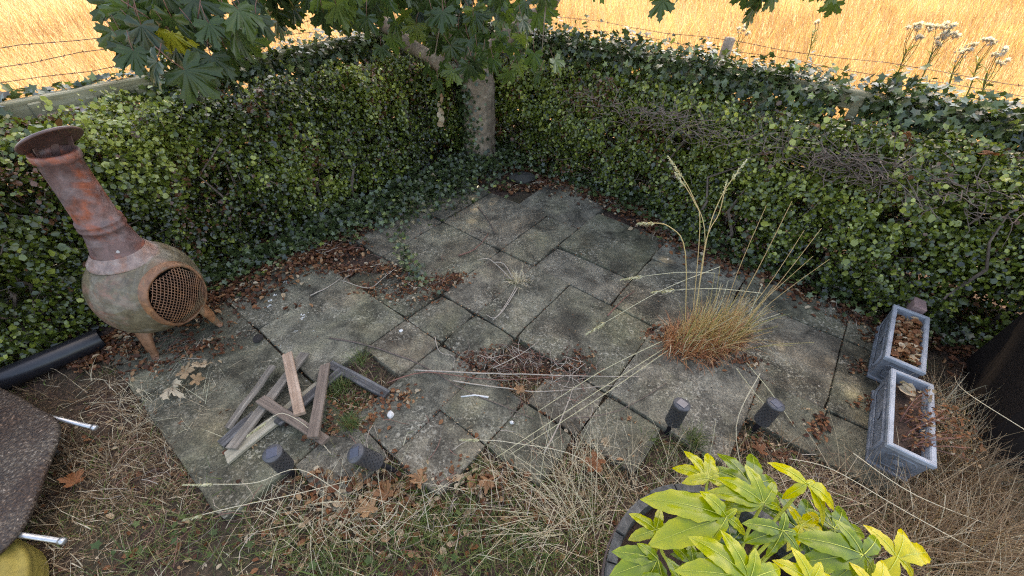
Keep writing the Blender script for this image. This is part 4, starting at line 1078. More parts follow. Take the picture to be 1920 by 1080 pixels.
props(cloud('curled_leaf', *DEAD, pale, frames(np.array([[0.3, -.5, 1], [-.6, 0, 1], [0.5, 0.4, 0.6]]), np.array([0.4, 2.0, 4.0])), np.array([0.08, 0.07, 0.06]), M['dead_leaf'], np.array([1.0, 0.98, 1.0])),
      'pale curled dead leaf at the back of the nearer trough', 'dead leaf')

# ------------------------------------------------------------------ half barrel with fatsia
BC = (0.60, 0.27)
bar = thing('half_barrel', (BC[0], BC[1], -0.03), 'weathered grey wooden half barrel planter in the foreground', 'barrel planter')
NS = 22
bp_ = [(0.265, 0.0), (0.292, 0.14), (0.307, 0.28), (0.317, 0.43)]
for i in range(NS):
    q = random.Random(i); a0_, a1_ = 2 * math.pi * (i + 0.03) / NS, 2 * math.pi * (i + 0.97) / NS; dr = q.uniform(-.003, .003); dz = q.uniform(-.008, .008)
    V = []; F = []
    for (rr, z) in bp_:
        z = z + (dz if z > 0.4 else 0)
        for t in (a0_, (a0_ + a1_) / 2, a1_): V.append(((rr + dr) * math.cos(t), (rr + dr) * math.sin(t), z))
        for t in (a1_, (a0_ + a1_) / 2, a0_): V.append(((rr + dr - 0.028) * math.cos(t), (rr + dr - 0.028) * math.sin(t), z + (0.002 if z > 0.4 else 0)))
    for k in range(3):
        for j in range(6):
            l = (j + 1) % 6
            F.append((k * 6 + j, k * 6 + l, k * 6 + 6 + l, k * 6 + 6 + j))
    F += [(18, 19, 22, 23), (19, 20, 21, 22), (5, 4, 1, 0), (4, 3, 2, 1)]
    obj('stave', np_mesh('stave', V, F, M['barrel_wood']), bar)
for z, rr in ((0.10, 0.289), (0.34, 0.3155)):
    mb = MB(); mb.lathe([(rr - 0.004, z - 0.018), (rr + 0.003, z - 0.017), (rr + 0.005, z + 0.017), (rr - 0.001, z + 0.018)], 48); mb.obj('hoop', M['wire'], bar, True)
mb = MB(); mb.lathe([(0.292, 0.36), (0.2, 0.372), (0.1, 0.365), (0.001, 0.375)], 32); mb.obj('potting_soil', M['pot_soil'], bar, True)

fat = thing('fatsia_plant', (BC[0] + 0.05, BC[1], 0.34), 'yellow green fatsia with large glossy hand shaped leaves', 'plant')
FO = Vector(fat.location)
def fatsia_leaf(hub, tips, w, tint, seed):
    """one leaf: a lance shaped lobe to every tip, joined round the hub"""
    q = random.Random(seed); hub = Vector(hub); V = []; F = []; mi = []; T = []
    NSg, NT = 12, 6
    vein = []
    for li, tip in enumerate(tips):
        tip = Vector(tip); ax_ = tip - hub; Ln = ax_.length; d = ax_.normalized()
        up_ = Vector((0.05, -0.15, 1)).normalized(); sd = d.cross(up_).normalized(); up2 = sd.cross(d)
        W_ = w * Ln * q.uniform(0.9, 1.1); ph = q.uniform(0, 6)
        b = len(V)
        for i in range(NSg + 1):
            s = i / NSg
            sh = 1.0 if s < 0.55 else max(0.0, 1 - ((s - 0.55) / 0.45) ** 1.5)
            hw = min(0.50 * s * Ln + 0.004, 0.78 * W_ * (0.92 + 0.08 * math.sin(s * 9))) * sh + 0.0005
            c = hub + d * (Ln * s) + up2 * (Ln * (0.16 * s * (1 - s) * 1.6)) + up2 * (0.0010 * li)
            for j in range(NT + 1):
                t = j / NT * 2 - 1
                lift = 0.30 * hw * abs(t) - 0.22 * hw * t * t + 0.10 * hw * math.sin(14 * s + ph) * abs(t) + 0.05 * hw * math.sin(31 * s) * t * t
                ser = 1 + (0.05 * math.sin(s * 40) if abs(t) > 0.99 else 0)
                V.append(c + sd * (hw * t * ser) + up2 * lift - Vector((0, 0, 0.26 * Ln * s ** 2.2)))
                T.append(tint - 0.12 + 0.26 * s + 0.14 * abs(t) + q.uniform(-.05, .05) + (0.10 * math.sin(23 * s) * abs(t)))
        for i in range(NSg):
            for j in range(NT):
                a = b + i * (NT + 1) + j
                F.append((a, a + 1, a + NT + 2, a + NT + 1)); mi.append(0)
        vein.append([V[b + i * (NT + 1) + NT // 2] + up2 * 0.0016 for i in range(NSg)])
    hubp = hub
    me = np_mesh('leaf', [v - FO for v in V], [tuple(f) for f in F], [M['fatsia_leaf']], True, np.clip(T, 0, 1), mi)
    lf = obj('leaf', me, fat)
    mb = MB()
    for vpts in vein: mb.tube([v - FO for v in vpts], [0.0010 - 0.00006 * i for i in range(len(vpts))], 5, cap=False)
    mb.obj('vein', M['fatsia_vein'], lf, True)
    mb = MB(); q2 = FO + Vector((q.uniform(-.06, .06), q.uniform(-.04, .06), 0.0))
    mid = (hub + q2) / 2 + Vector(((hub.x - q2.x) * 0.2, (hub.y - q2.y) * 0.2, -0.03))
    pp_, rr_ = smooth_path([q2 - FO, mid - FO, hub - FO], [0.006, 0.005, 0.0038], 5)
    mb.tube(pp_, rr_, 7); mb.obj('petiole', M['fatsia_vein'], lf, True)
fatsia_leaf((0.675,0.431,0.660), [(0.538,0.464,0.680), (0.573,0.493,0.700), (0.662,0.530,0.700), (0.734,0.489,0.680), (0.737,0.425,0.640), (0.558,0.432,0.630)], 0.22, 0.42, 1)
fatsia_leaf((0.559,0.393,0.670), [(0.371,0.352,0.620), (0.366,0.455,0.660), (0.499,0.445,0.720), (0.586,0.407,0.700), (0.613,0.365,0.640), (0.508,0.339,0.640)], 0.24, 0.45, 2)
fatsia_leaf((0.408,0.395,0.560), [(0.344,0.438,0.570), (0.432,0.450,0.580), (0.336,0.380,0.540), (0.399,0.346,0.520), (0.458,0.407,0.560)], 0.26, 0.5, 3)
fatsia_leaf((0.393,0.324,0.560), [(0.285,0.351,0.550), (0.274,0.299,0.530), (0.344,0.262,0.520), (0.406,0.263,0.520), (0.345,0.360,0.580)], 0.28, 0.25, 4)
fatsia_leaf((0.539,0.249,0.720), [(0.433,0.336,0.740), (0.504,0.343,0.760), (0.566,0.304,0.760), (0.395,0.275,0.700), (0.439,0.212,0.680), (0.629,0.276,0.720)], 0.25, 0.42, 5)
fatsia_leaf((0.681,0.360,0.680), [(0.591,0.376,0.700), (0.596,0.344,0.660), (0.700,0.399,0.710), (0.725,0.355,0.680), (0.720,0.314,0.660), (0.646,0.318,0.640)], 0.25, 0.2, 6)
fatsia_leaf((0.775,0.459,0.720), [(0.707,0.520,0.730), (0.744,0.451,0.660), (0.806,0.469,0.720), (0.876,0.426,0.660), (0.851,0.401,0.620)], 0.24, 0.72, 7)
fatsia_leaf((0.852,0.311,0.680), [(0.813,0.385,0.720), (0.711,0.352,0.700), (0.711,0.303,0.660), (0.775,0.265,0.640), (0.893,0.271,0.620), (0.925,0.358,0.680)], 0.26, 0.22, 8)
fatsia_leaf((0.965,0.319,0.640), [(0.921,0.388,0.670), (1.097,0.343,0.620), (1.023,0.384,0.660), (1.031,0.282,0.580), (0.901,0.265,0.600)], 0.27, 0.85, 9)
fatsia_leaf((0.686,0.251,0.700), [(0.618,0.291,0.720), (0.662,0.313,0.740), (0.726,0.288,0.720), (0.793,0.251,0.660), (0.629,0.218,0.660)], 0.26, 0.7, 10)
fatsia_leaf((0.488,0.315,0.550), [(0.439,0.374,0.560), (0.490,0.384,0.570), (0.561,0.350,0.560), (0.436,0.298,0.520)], 0.28, 0.3, 11)
fatsia_leaf((0.774,0.393,0.620), [(0.759,0.445,0.640), (0.849,0.427,0.620), (0.870,0.375,0.580), (0.730,0.342,0.600)], 0.28, 0.8, 12)
fatsia_leaf((0.834,0.237,0.680), [(0.809,0.294,0.700), (0.894,0.301,0.700), (0.931,0.253,0.660), (0.775,0.221,0.660)], 0.28, 0.9, 13)
fatsia_leaf((0.544,0.493,0.500), [(0.546,0.520,0.520), (0.575,0.509,0.520), (0.508,0.478,0.500)], 0.3, 0.5, 14)

q3 = random.Random(44)
for i in range(13):      # lower leaves filling the crown of the plant
    a = 2 * math.pi * i / 13 + q3.uniform(-.2, .2); rr = q3.uniform(0.10, 0.27); hz = q3.uniform(0.48, 0.60)
    hub = Vector((BC[0] + 0.10 + rr * math.cos(a), BC[1] + 0.02 + rr * math.sin(a), hz)); sz = q3.uniform(0.10, 0.15); a2 = a + q3.uniform(-.5, .5); tips = []
    for k in range(6):
        b2 = a2 + (k - 2.5) * 0.72; l2 = sz * (1.0 - 0.12 * abs(k - 2.5))
        tips.append((hub.x + l2 * math.cos(b2), hub.y + l2 * math.sin(b2), hz + q3.uniform(-0.04, 0.01)))
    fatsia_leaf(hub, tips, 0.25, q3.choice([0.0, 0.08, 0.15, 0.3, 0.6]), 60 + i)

# ------------------------------------------------------------------ things cut by the left edge
ch = thing('folded_chair', (-2.3, 0.6, 0.0), 'folded garden chair with dark woven sling and two bare metal tubes', 'garden chair')
def rounded(poly, rad, n=5):
    out = []
    for i, p in enumerate(poly):
        a, b, c = Vector(poly[i - 1]), Vector(p), Vector(poly[(i + 1) % len(poly)])
        d1, d2 = (a - b).normalized(), (c - b).normalized()
        for k in range(n):
            t = k / (n - 1); out.append((b + d1 * rad * (1 - t) ** 2 + d2 * rad * t ** 2))
    return out
out = rounded([(-1.963,0.915,0.130).__getitem__(slice(0,2)), (-1.754,0.481,0.130).__getitem__(slice(0,2)), (-1.95, 0.05), (-3.1, 0.3), (-2.95, 1.25), (-2.329,1.063,0.130).__getitem__(slice(0,2))], 0.09)
n = len(out); V = []; F = []
cx = sum(p.x for p in out) / n; cy = sum(p.y for p in out) / n
for (s, z) in ((0.985, 0.108), (1.0, 0.112), (1.006, 0.122), (1.0, 0.132), (0.97, 0.136), (0.6, 0.120), (0.3, 0.110)):
    for p in out: V.append((cx + (p.x - cx) * s + 2.3, cy + (p.y - cy) * s - 0.6, z))
for i in range(6):
    for j in range(n): F.append((i * n + j, i * n + (j + 1) % n, i * n + n + (j + 1) % n, i * n + n + j))
F.append(tuple(range(6 * n, 7 * n))); F.append(tuple(range(n - 1, -1, -1)))
obj('sling', np_mesh('sling', V, F, M['sling'], True), ch)
for a, b in (((-2.060,0.954,0.100), (-1.838,0.909,0.100)), ((-1.824,0.489,0.100), (-1.613,0.467,0.100))):
    a, b = Vector(a) - Vector(ch.location), Vector(b) - Vector(ch.location); d = (b - a).normalized()
    a = a - d * 0.25
    mb = MB(); mb.tube([a, b], 0.0095, 12); tb = mb.obj('tube', M['alu'], ch, True)
    mb = MB(); mb.tube([b - d * 0.012, b + d * 0.003, b + d * 0.008], [0.0125, 0.0125, 0.009], 12); mb.obj('end_cap', M['alu'], tb, True)
for (x, y) in ((0.25, 0.25), (-0.5, 0.0), (0.2, -0.3)):
    mb = MB(); mb.tube([(x, y, -0.03), (x, y, 0.1)], 0.012, 10); mb.obj('leg', M['alu'], ch, True)
cu = thing('garden_pouf', (-1.875, 0.235, -0.03), 'round yellow ribbed garden pouf at the lower left corner', 'pouf')
prof = [(0.20, 0.0), (0.235, 0.005), (0.25, 0.02), (0.237, 0.036), (0.252, 0.05), (0.24, 0.068), (0.253, 0.085), (0.243, 0.098)]
for k in range(6):
    rr = 0.25 - 0.036 * k; z = 0.10 + 0.075 * math.sin(k * 0.27)
    prof += [(rr, z), (rr - 0.014, z + 0.016), (rr - 0.026, z + 0.013)]
prof += [(0.03, 0.185), (0.001, 0.185)]
mb = MB(); mb.lathe(prof, 56, cap0=True); mb.obj('cover', M['yellow'], cu, True)

# ------------------------------------------------------------------ dark woven box on the right edge
bx0 = xy(2.0, 1.10)
wb = thing('storage_box', (*bx0, 0.0), 'very dark brown storage box at the right edge', 'garden box', rz=AU)
mb = MB(); mb.box(0.02, 0.74, -0.70, -0.02, -0.03, 0.58, bev=0.05); body = mb.obj('body', M['wicker'], wb)
mb = MB(); mb.box(0.005, 0.755, -0.715, -0.005, 0.575, 0.63, bev=0.022); mb.obj('lid', M['wicker'], wb)

# ------------------------------------------------------------------ bits and pieces
mb = MB(); mb.box(-0.105, 0.105, -0.05, 0.05, -0.032, 0.032, bev=0.006)
mb.obj('brick', M['brick'], None, loc=(*xy(2.775, 0.80), 0.10), rot=(0.12, 1.42, AU + 1.75), label='worn pinkish brick propped up behind the planters', cat='brick')
mb = MB(); mb.box(-0.12, 0.12, -0.022, 0.022, -0.012, 0.012, bev=0.004)
mb.obj('wood_offcut', M['wood_straw'], None, loc=(2.209,1.984,0.030), rot=(0.1, 0.05, -0.75), label='short grey offcut of wood at the hedge foot near the brick', cat='wood')
def rock(loc, s, label, mat, flat=0.6, seed=1, cat='stone', name='stone'):
    import bmesh
    bm = bmesh.new(); bmesh.ops.create_icosphere(bm, subdivisions=3, radius=1)
    q = np.random.RandomState(seed)
    co = np.array([v.co for v in bm.verts]); k = 1 + 0.22 * lump(co[:, 0] * 2 + co[:, 2], co[:, 1] * 2 - co[:, 2], 1.6, seed) + 0.08 * lump(co[:, 0] * 3, co[:, 1] * 3 + co[:, 2] * 4, 3, seed + 1)
    for v, kk in zip(bm.verts, k): v.co = Vector((v.co.x * kk * s, v.co.y * kk * s * 0.8, v.co.z * kk * s * flat))
    me = bpy.data.meshes.new(name); bm.to_mesh(me); bm.free(); me.materials.append(M[mat])
    return obj(name, me, None, loc, (0.1, 0.05, seed), label=label, cat=cat)
rock((0.090,3.509,0.020), 0.13, 'dark half buried rock under the tree', 'stone', 0.35, 3)
rock((-0.576,1.051,0.012), 0.02, 'white pebble beside the leaning solar light', 'white', 0.8, 5, 'pebble', 'pebble')
rock((0.012,1.025,0.008), 0.011, 'small white pebble among the straw', 'white', 0.8, 6, 'pebble', 'pebble')
rock((-0.643,1.600,0.006), 0.012, 'white pebble on the dark joint of the centre slabs', 'white', 0.5, 7, 'pebble', 'pebble')
rock((-1.435,1.515,0.015), 0.032, 'clump of dark wet leaves on the slab joint', 'soot_dark', 0.5, 8, 'leaf clump', 'leaf_clump')
def splat(pts, label):
    mb = MB(); q = random.Random(len(label))
    for (p, s) in pts:
        for e in range(9):
            c = Vector(p) + Vector((q.gauss(0, s), q.gauss(0, s * .7), 0)); rr = q.uniform(0.2, 0.6) * s
            V = [(c.x, c.y, 0.0125)] + [(c.x + rr * q.uniform(.5, 1.2) * math.cos(k * .9), c.y + rr * q.uniform(.5, 1.2) * math.sin(k * .9), 0.0065) for k in range(7)]
            mb.add(V, [(0, 1 + k, 1 + (k + 1) % 7) for k in range(7)])
    mb.obj('bird_dropping', M['white'], None, label=label, cat='bird dropping', group='white bird droppings on the slabs')
splat([((-1.252,1.684,0.000), 0.014), ((-1.250,1.711,0.000), 0.012)], 'largest white bird dropping on the greenish slab')
splat([((-1.145,1.584,0.000), 0.007)], 'small white dropping right below the largest')
splat([((-1.251,1.578,0.000), 0.007)], 'small white dropping left below the largest')
splat([((-1.245,1.454,0.000), 0.012), ((-1.287,1.469,0.000), 0.010), ((-1.216,1.440,0.000), 0.01)], 'streak of white droppings just above the pale plank')
splat([((-1.510,1.830,0.000), 0.01), ((-1.508,1.879,0.000), 0.008), ((-1.499,1.783,0.000), 0.01), ((-1.495,2.008,0.000), 0.008)], 'trail of pale specks on the slab beside the chiminea')
mb = MB(); mb.tube([(-0.247,1.159,0.012), (-0.178,1.170,0.012), (-0.108,1.159,0.012)], [0.004, 0.0045, 0.006], 6)
mb.obj('plant_label', M['white'], None, True, label='thin white stick lying on the front slab', cat='stick')
def sticks(name, pts, rad, mat, label, cat='twig'):
    p, rr = smooth_path(pts, [rad * (1 - 0.6 * i / (len(pts) - 1)) for i in range(len(pts))], 4)
    mb = MB(); q = random.Random(len(label)); mb.tube([v + Vector((q.gauss(0, rad * .3), q.gauss(0, rad * .3), 0)) for v in p], rr, 5)
    return mb.obj(name, M[mat], None, True, label=label, cat=cat, group='twigs fallen on the patio')
TW = [([(-0.506,1.311,0.020), (-0.160,1.295,0.025), (0.149,1.291,0.025), (0.678,1.297,0.020)], 0.0055, 'pale_twig', 'longest pale twig lying across the leaf filled gap'),
      ([(-0.635,1.227,0.020), (-0.440,1.295,0.025), (-0.074,1.256,0.025), (0.403,1.304,0.020)], 0.004, 'red_twig', 'thin reddish twig just below the longest pale one'),
      ([(-0.295,1.248,0.020), (-0.072,1.214,0.020), (0.172,1.194,0.020), (0.533,1.240,0.020)], 0.0045, 'pale_twig', 'lowest of the long twigs across the front slabs'),
      ([(-1.035,1.528,0.012), (-0.801,1.476,0.015), (-0.480,1.349,0.012), (-0.207,1.188,0.012), (0.115,1.045,0.012)], 0.006, 'twig', 'long crooked grey stick running over several slabs'),
      ([(-0.385,2.320,0.012), (-0.294,2.374,0.016), (-0.232,2.475,0.016), (-0.188,2.607,0.012)], 0.006, 'red_twig', 'curved brown twig on the greenish upper slab'),
      ([(-0.298,2.990,0.010), (-0.202,2.794,0.012), (-0.134,2.591,0.010)], 0.005, 'twig', 'short dark twig pointing down near the ivy'),
      ([(-1.278,1.879,0.010), (-1.201,1.950,0.012), (-1.138,2.055,0.010)], 0.005, 'pale_twig', 'pale bent twig along the joint by the brown leaves'),
      ([(0.589,1.749,0.010), (0.694,1.875,0.014), (0.801,1.982,0.010)], 0.005, 'red_twig', 'reddish twig by the joint behind the grass tuft'),
      ([(0.157,0.864,0.030), (0.255,1.051,0.030), (0.325,1.226,0.020)], 0.0045, 'pale_twig', 'stiff pale stalk standing out of the straw'),
      ([(0.267,1.035,0.030), (0.534,1.092,0.020), (0.816,1.263,0.015)], 0.004, 'twig', 'thin grey twig left of the cobwebbed light'),
      ([(-0.092,1.334,0.020), (0.051,1.428,0.020), (0.157,1.526,0.020)], 0.0035, 'pale_twig', 'small forked twig on the leaf filled gap'),
      ([(2.351,1.643,0.300), (2.463,1.711,0.300), (2.653,1.795,0.330)], 0.006, 'twig', 'dead brown stick poking out of the right hedge'),
      ([(-0.441,1.560,0.010), (-0.393,1.442,0.012), (-0.315,1.414,0.012), (-0.306,1.337,0.010)], 0.003, 'pale_twig', 'curly pale root left of the leaf filled gap'),
      ([(-1.125,2.022,0.020), (-0.929,1.949,0.020), (-0.853,2.057,0.020), (-0.789,2.171,0.020)], 0.0035, 'pale_twig', 'pale wiry root over the brown leaf drift')]
for pts, rad, mat, label in TW: sticks('twig', pts, rad, mat, label)

# big dry leaves that stand out one by one
def big_leaf(p, s, tint, label, rot, seed):
    V, F = fan_leaf(MAPLE, 0.5, 0.25, 0.55); q = random.Random(seed)
    V = [(x * 0.8, y, z + 0.12 * math.sin(5 * y + seed) + q.uniform(-.04, .04)) for x, y, z in V]
    me = np_mesh('fallen_leaf', [(x * s, y * s, z * s) for x, y, z in V], F, M['dead_leaf'], True, np.full(len(V), tint))
    o = obj('fallen_leaf', me, None, p, rot, label=label, cat='leaf', group='large fallen leaves')
    return o
BL = [((-1.695,1.175,0.030), 0.10, 1.0, 'large cream curled leaf nearest the slab edge', (0.2, 0.4, -2.2)), ((-1.654,1.250,0.040), 0.08, 0.92, 'tan curled leaf between the cream ones by the chiminea', (0.3, -0.3, 1.0)),
      ((-1.614,1.281,0.045), 0.08, 0.97, 'cream leaf farthest right in the clump by the chiminea', (-0.2, 0.3, 0.2)), ((-1.613,1.218,0.030), 0.06, 0.88, 'orange tan leaf in front of the clump by the chiminea', (0.2, 0.5, -1.4)),
      ((-2.272,1.420,0.030), 0.05, 0.66, 'red leaf beside the black pipe', (0.2, 0.1, -1.2)), ((0.601,3.556,0.050), 0.08, 0.86, 'tan ribbed leaf at the foot of the right hedge', (0.5, 0.2, 2.8)),
      ((-0.704,3.350,0.100), 0.05, 0.98, 'pale pink leaf on the ivy near the trunk', (0.5, 0.2, 1.8)), ((0.483,3.640,0.060), 0.09, 0.3, 'dark brown leaf beside the rock under the tree', (0.6, 0.2, 0.8)),
      ((-1.864,2.640,0.060), 0.055, 0.72, 'salmon red leaf on the ivy by the left hedge', (0.4, 0.2, 0.3)), ((-1.748,2.607,0.060), 0.05, 1.0, 'pale yellow leaf on the ivy by the left hedge', (0.4, 0.2, 1.3)),
      ((-0.547,0.632,0.020), 0.08, 0.86, 'pinkish leaf on the lawn below the leaning light', (0.2, 0.2, 2.0)), ((-0.503,0.674,0.020), 0.08, 0.74, 'orange leaf on the lawn below the leaning light', (0.2, -0.4, 0.5)),
      ((-0.367,0.727,0.030), 0.07, 0.8, 'rust leaf against the corner of the front slab', (0.4, 0.3, 1.2)), ((-0.087,0.747,0.020), 0.06, 0.78, 'curled orange leaf right of the front slab corner', (0.2, 0.1, 3.0)),
      ((0.050,1.188,0.020), 0.05, 0.82, 'orange leaf on the slabs below the long twigs', (0.3, 0.1, 0.4)), ((0.391,0.833,0.030), 0.08, 0.62, 'red brown leaf in the straw left of the barrel', (0.3, 0.1, 2.4)),
      ((1.155,0.901,0.020), 0.06, 0.62, 'red brown leaf in the gap below the right hand light', (0.4, 0.1, 1.4)), ((-1.819,0.704,0.020), 0.07, 0.66, 'orange brown leaf on the dry lawn at lower left', (0.1, 0.3, 0.9)),
      ((2.169,2.243,0.931), 0.07, 0.6, 'red leaf lying on top of the right hedge', (0.6, 0.2, 0.9)), ((1.792,2.469,0.902), 0.06, 0.76, 'orange leaf lying on top of the right hedge', (0.3, 0.2, 0.2)),
      ((2.400,2.002,0.951), 0.06, 0.62, 'brown red leaf on the hedge top at far right', (0.3, 0.2, 1.2))]
for i, (p, s, t, l, ro) in enumerate(BL): big_leaf(p, s, t, l, ro, i)

# ------------------------------------------------------------------ grass tufts
def seed_head(mb, p, d, L_, n, q, spread=0.028):
    d = Vector(d).normalized(); p = Vector(p)
    for i in range(n):
        t = i / n; c = p + d * L_ * t
        s = Vector((q.gauss(0, 1), q.gauss(0, 1), q.gauss(0, .6))); s = (s - d * s.dot(d)).normalized()
        e = c + s * spread * (1 - 0.75 * t) * q.uniform(0.2, 1) + d * 0.018 - Vector((0, 0, 0.010))
        w = d.cross(s) * 0.004
        mb.add([c, (c + e) / 2 + w, e, (c + e) / 2 - w], [(0, 1, 2, 3)], 0, q.uniform(0.9, 1.0))
tuft = thing('grass_tuft', (1.10, 1.545, 0.0), 'tall tuft of dry grass growing through the patio', 'grass tuft')
r = np.random.RandomState(101)
def tb(n, sx, sy): 
    a = r.uniform(0, 6.28, n); d = r.uniform(0, 1, n) ** 0.6
    return np.stack([sx * d * np.cos(a) + 0.08 * d * np.sin(a), sy * d * np.sin(a), np.zeros(n) - 0.01], 1)
n = 2300
b = tb(n, 0.22, 0.12)
blades('dry_leaves', b, r.uniform(0, 6.28, n), r.uniform(0.07, 0.22, n), r.uniform(0.0, 1.3, n), r.uniform(-3.6, 4.4, n), r.uniform(0.003, 0.0065, n), M['tuft_blade'], np.where(r.uniform(0, 1, n) < 0.10, 0.98, np.clip(r.normal(0.16, 0.16, n), 0, 0.55)), tuft, 7, kind='stuff')
n = 420
b = tb(n, 0.19, 0.09)
blades('green_stems', b, r.normal(0.25, 0.8, n), r.uniform(0.14, 0.40, n), np.abs(r.normal(0.28, 0.25, n)), r.normal(0.3, 0.7, n), r.uniform(0.0025, 0.005, n), M['tuft_blade'], np.clip(r.normal(0.60, 0.16, n), 0.25, 0.98), tuft, 5, kind='stuff')
mb = MB(); q = random.Random(5); hd = MB()
def stalk(a, b, bend=0.0, rad=0.0022, head=0, tint=0.65, hl=0.1):
    a, b = Vector(a) - Vector(tuft.location), Vector(b) - Vector(tuft.location)
    mid = (a + b) / 2 + Vector((q.gauss(0, .01), q.gauss(0, .01), bend))
    p, rr = smooth_path([a, mid, b], [rad, rad * .9, rad * .6], 5); mb.tube(p, rr, 4, tint=tint)
    if head: seed_head(hd, p[-1] - (p[-1] - p[-3]).normalized() * hl * .4, p[-1] - p[-3], hl, head, q)
def gpt(x, y, z): return (x, y, z)
for i in range(46):
    bx_, by_ = 1.12 + q.uniform(-.14, .2), 1.545 + q.uniform(-.07, .07)
    L2 = q.uniform(0.18, 0.40); ln2 = abs(q.gauss(0.35, 0.25)); a2 = q.gauss(0.25, 0.7)
    stalk((bx_, by_, 0), (bx_ + L2 * math.sin(ln2) * math.cos(a2), by_ + L2 * math.sin(ln2) * math.sin(a2), L2 * math.cos(ln2)), 0.02, 0.0018, 0, q.choice([0.45, 0.55, 0.7, 0.75, 0.98]))
def bent(pts, head, tint=0.6, hl=0.13):
    p, rr = smooth_path([Vector(v) - Vector(tuft.location) for v in pts], [0.0024] * len(pts), 5); mb.tube(p, rr, 4, tint=tint)
    if head: seed_head(hd, p[-3], p[-1] - p[-4], hl, head, q)
bent([(1.03, 1.56, 0.0), (1.034,1.810,0.523), (0.966,1.973,0.703), (0.872,2.077,0.819)], 80)
bent([(1.04, 1.57, 0.0), (1.004,1.858,0.576), (0.973,1.954,0.682), (0.893,2.039,0.776)], 40, 0.55, 0.09)
bent([(1.05, 1.57, 0.0), (1.042,1.820,0.533), (1.115,1.975,0.705), (1.202,2.068,0.809)], 70)
bent([(1.05, 1.56, 0.0), (1.034,1.801,0.512), (1.106,1.917,0.641), (1.137,2.013,0.748)], 30, 0.55, 0.08)
bent([(1.0, 1.55, 0.0), (0.887,1.690,0.539), (0.802,1.781,0.639), (0.692,1.792,0.652)], 40, 0.6, 0.08)
for (ax_, ay_, tip, hn) in [(1.2, 1.6, (1.360,1.949,0.676), 0), (1.22, 1.6, (1.463,1.921,0.720), 0), (1.25, 1.56, (1.583,1.785,0.644), 0), (1.2, 1.55, (1.495,1.777,0.635), 0), (1.2, 1.55, (1.507,1.649,0.568), 0), (1.25, 1.55, (1.549,1.599,0.587), 0)]:
    stalk((ax_, ay_, 0), tip, 0.0, 0.0022, 0, 0.5)
for (a, tip) in [((1.221,1.886,0.300), (0.486,1.557,0.120)), ((1.184,1.850,0.280), (0.732,1.869,0.220)), ((1.417,1.714,0.250), (0.876,1.722,0.250))]:
    stalk(a, tip, 0.03, 0.0022, 55, 0.98, 0.12)
    stalk((1.12, 1.54, 0), a, 0.0, 0.0022, 0, 0.7)
for (a, tip) in [((0.880,1.504,0.020), (-0.054,0.808,0.100)), ((0.884,1.477,0.030), (0.014,0.847,0.060)), ((0.845,1.517,0.050), (0.141,1.078,0.030)), ((1.216,1.364,0.020), (1.298,1.051,0.020)), ((1.267,1.378,0.050), (1.369,1.030,0.010))]:
    stalk(a, tip, 0.02, 0.0024, 0, 0.95)
mb.obj('stalks', M['tuft_blade'], tuft, False, tint=True, kind='stuff')
hd.obj('seed_heads', M['tuft_blade'], tuft, False, tint=True, kind='stuff')

small = thing('grass_tuft', (0.028,2.051,0.000), 'small withered grass tuft with pale roots in the middle joint', 'grass tuft')
n = 130; r = np.random.RandomState(7)
blades('dry_leaves', np.stack([r.normal(0, .02, n), r.normal(0, .02, n), np.zeros(n)], 1), r.uniform(0, 6.28, n), r.uniform(0.05, 0.16, n), r.uniform(0.3, 1.3, n), r.uniform(-1, 2.2, n), r.uniform(.0022, .004, n), M['straw'], np.clip(r.normal(0.85, 0.1, n), 0, 1), small, 6, kind='stuff')
mb = MB(); SL = Vector(small.location)
for pts in ([(0.028,2.002,0.020), (-0.016,1.879,0.015), (-0.093,1.718,0.010), (-0.153,1.741,0.008)], [(0.035,1.976,0.020), (-0.047,1.786,0.012), (-0.109,1.697,0.008)], [(-0.001,2.054,0.020), (-0.094,2.180,0.030), (-0.171,2.253,0.040), (-0.245,2.246,0.030)], [(0.017,2.039,0.020), (-0.058,2.197,0.040), (-0.131,2.200,0.050)]):
    p, rr = smooth_path([Vector(v) - SL for v in pts], [0.004, 0.0035, 0.003, 0.002][:len(pts)], 4); mb.tube(p, rr, 5)
mb.obj('root', M['pale_twig'], small, True)
def green_tuft(p, label, n, hgt, seed):
    r = np.random.RandomState(seed)
    t = thing('grass_tuft', p, label, 'grass tuft', 'small grass tufts between the slabs')
    blades('leaves', np.stack([r.normal(0, .02, n), r.normal(0, .02, n), np.zeros(n)], 1), r.uniform(0, 6.28, n), r.uniform(0.4, 1, n) * hgt, r.uniform(0, .6, n), r.uniform(0, 1.6, n), r.uniform(.0018, .0035, n), M['green_blade'], np.clip(r.normal(0.4, 0.3, n), 0, 1), t, 5, kind='stuff')
green_tuft((-0.809,1.368,0.000), 'thin green grass tuft above the blackened plank', 60, 0.14, 1)
green_tuft((-0.864,1.197,0.000), 'green grass tuft between the plank heap and blackened plank', 120, 0.10, 2)
green_tuft((-0.747,0.992,0.000), 'green grass tuft behind the leaning solar light', 140, 0.12, 3)
green_tuft((0.859,0.944,0.000), 'green grass tuft at the foot of the cobwebbed light', 120, 0.13, 4)
green_tuft((-0.623,0.815,0.000), 'green grass tuft in front of the leaning solar light', 140, 0.10, 5)

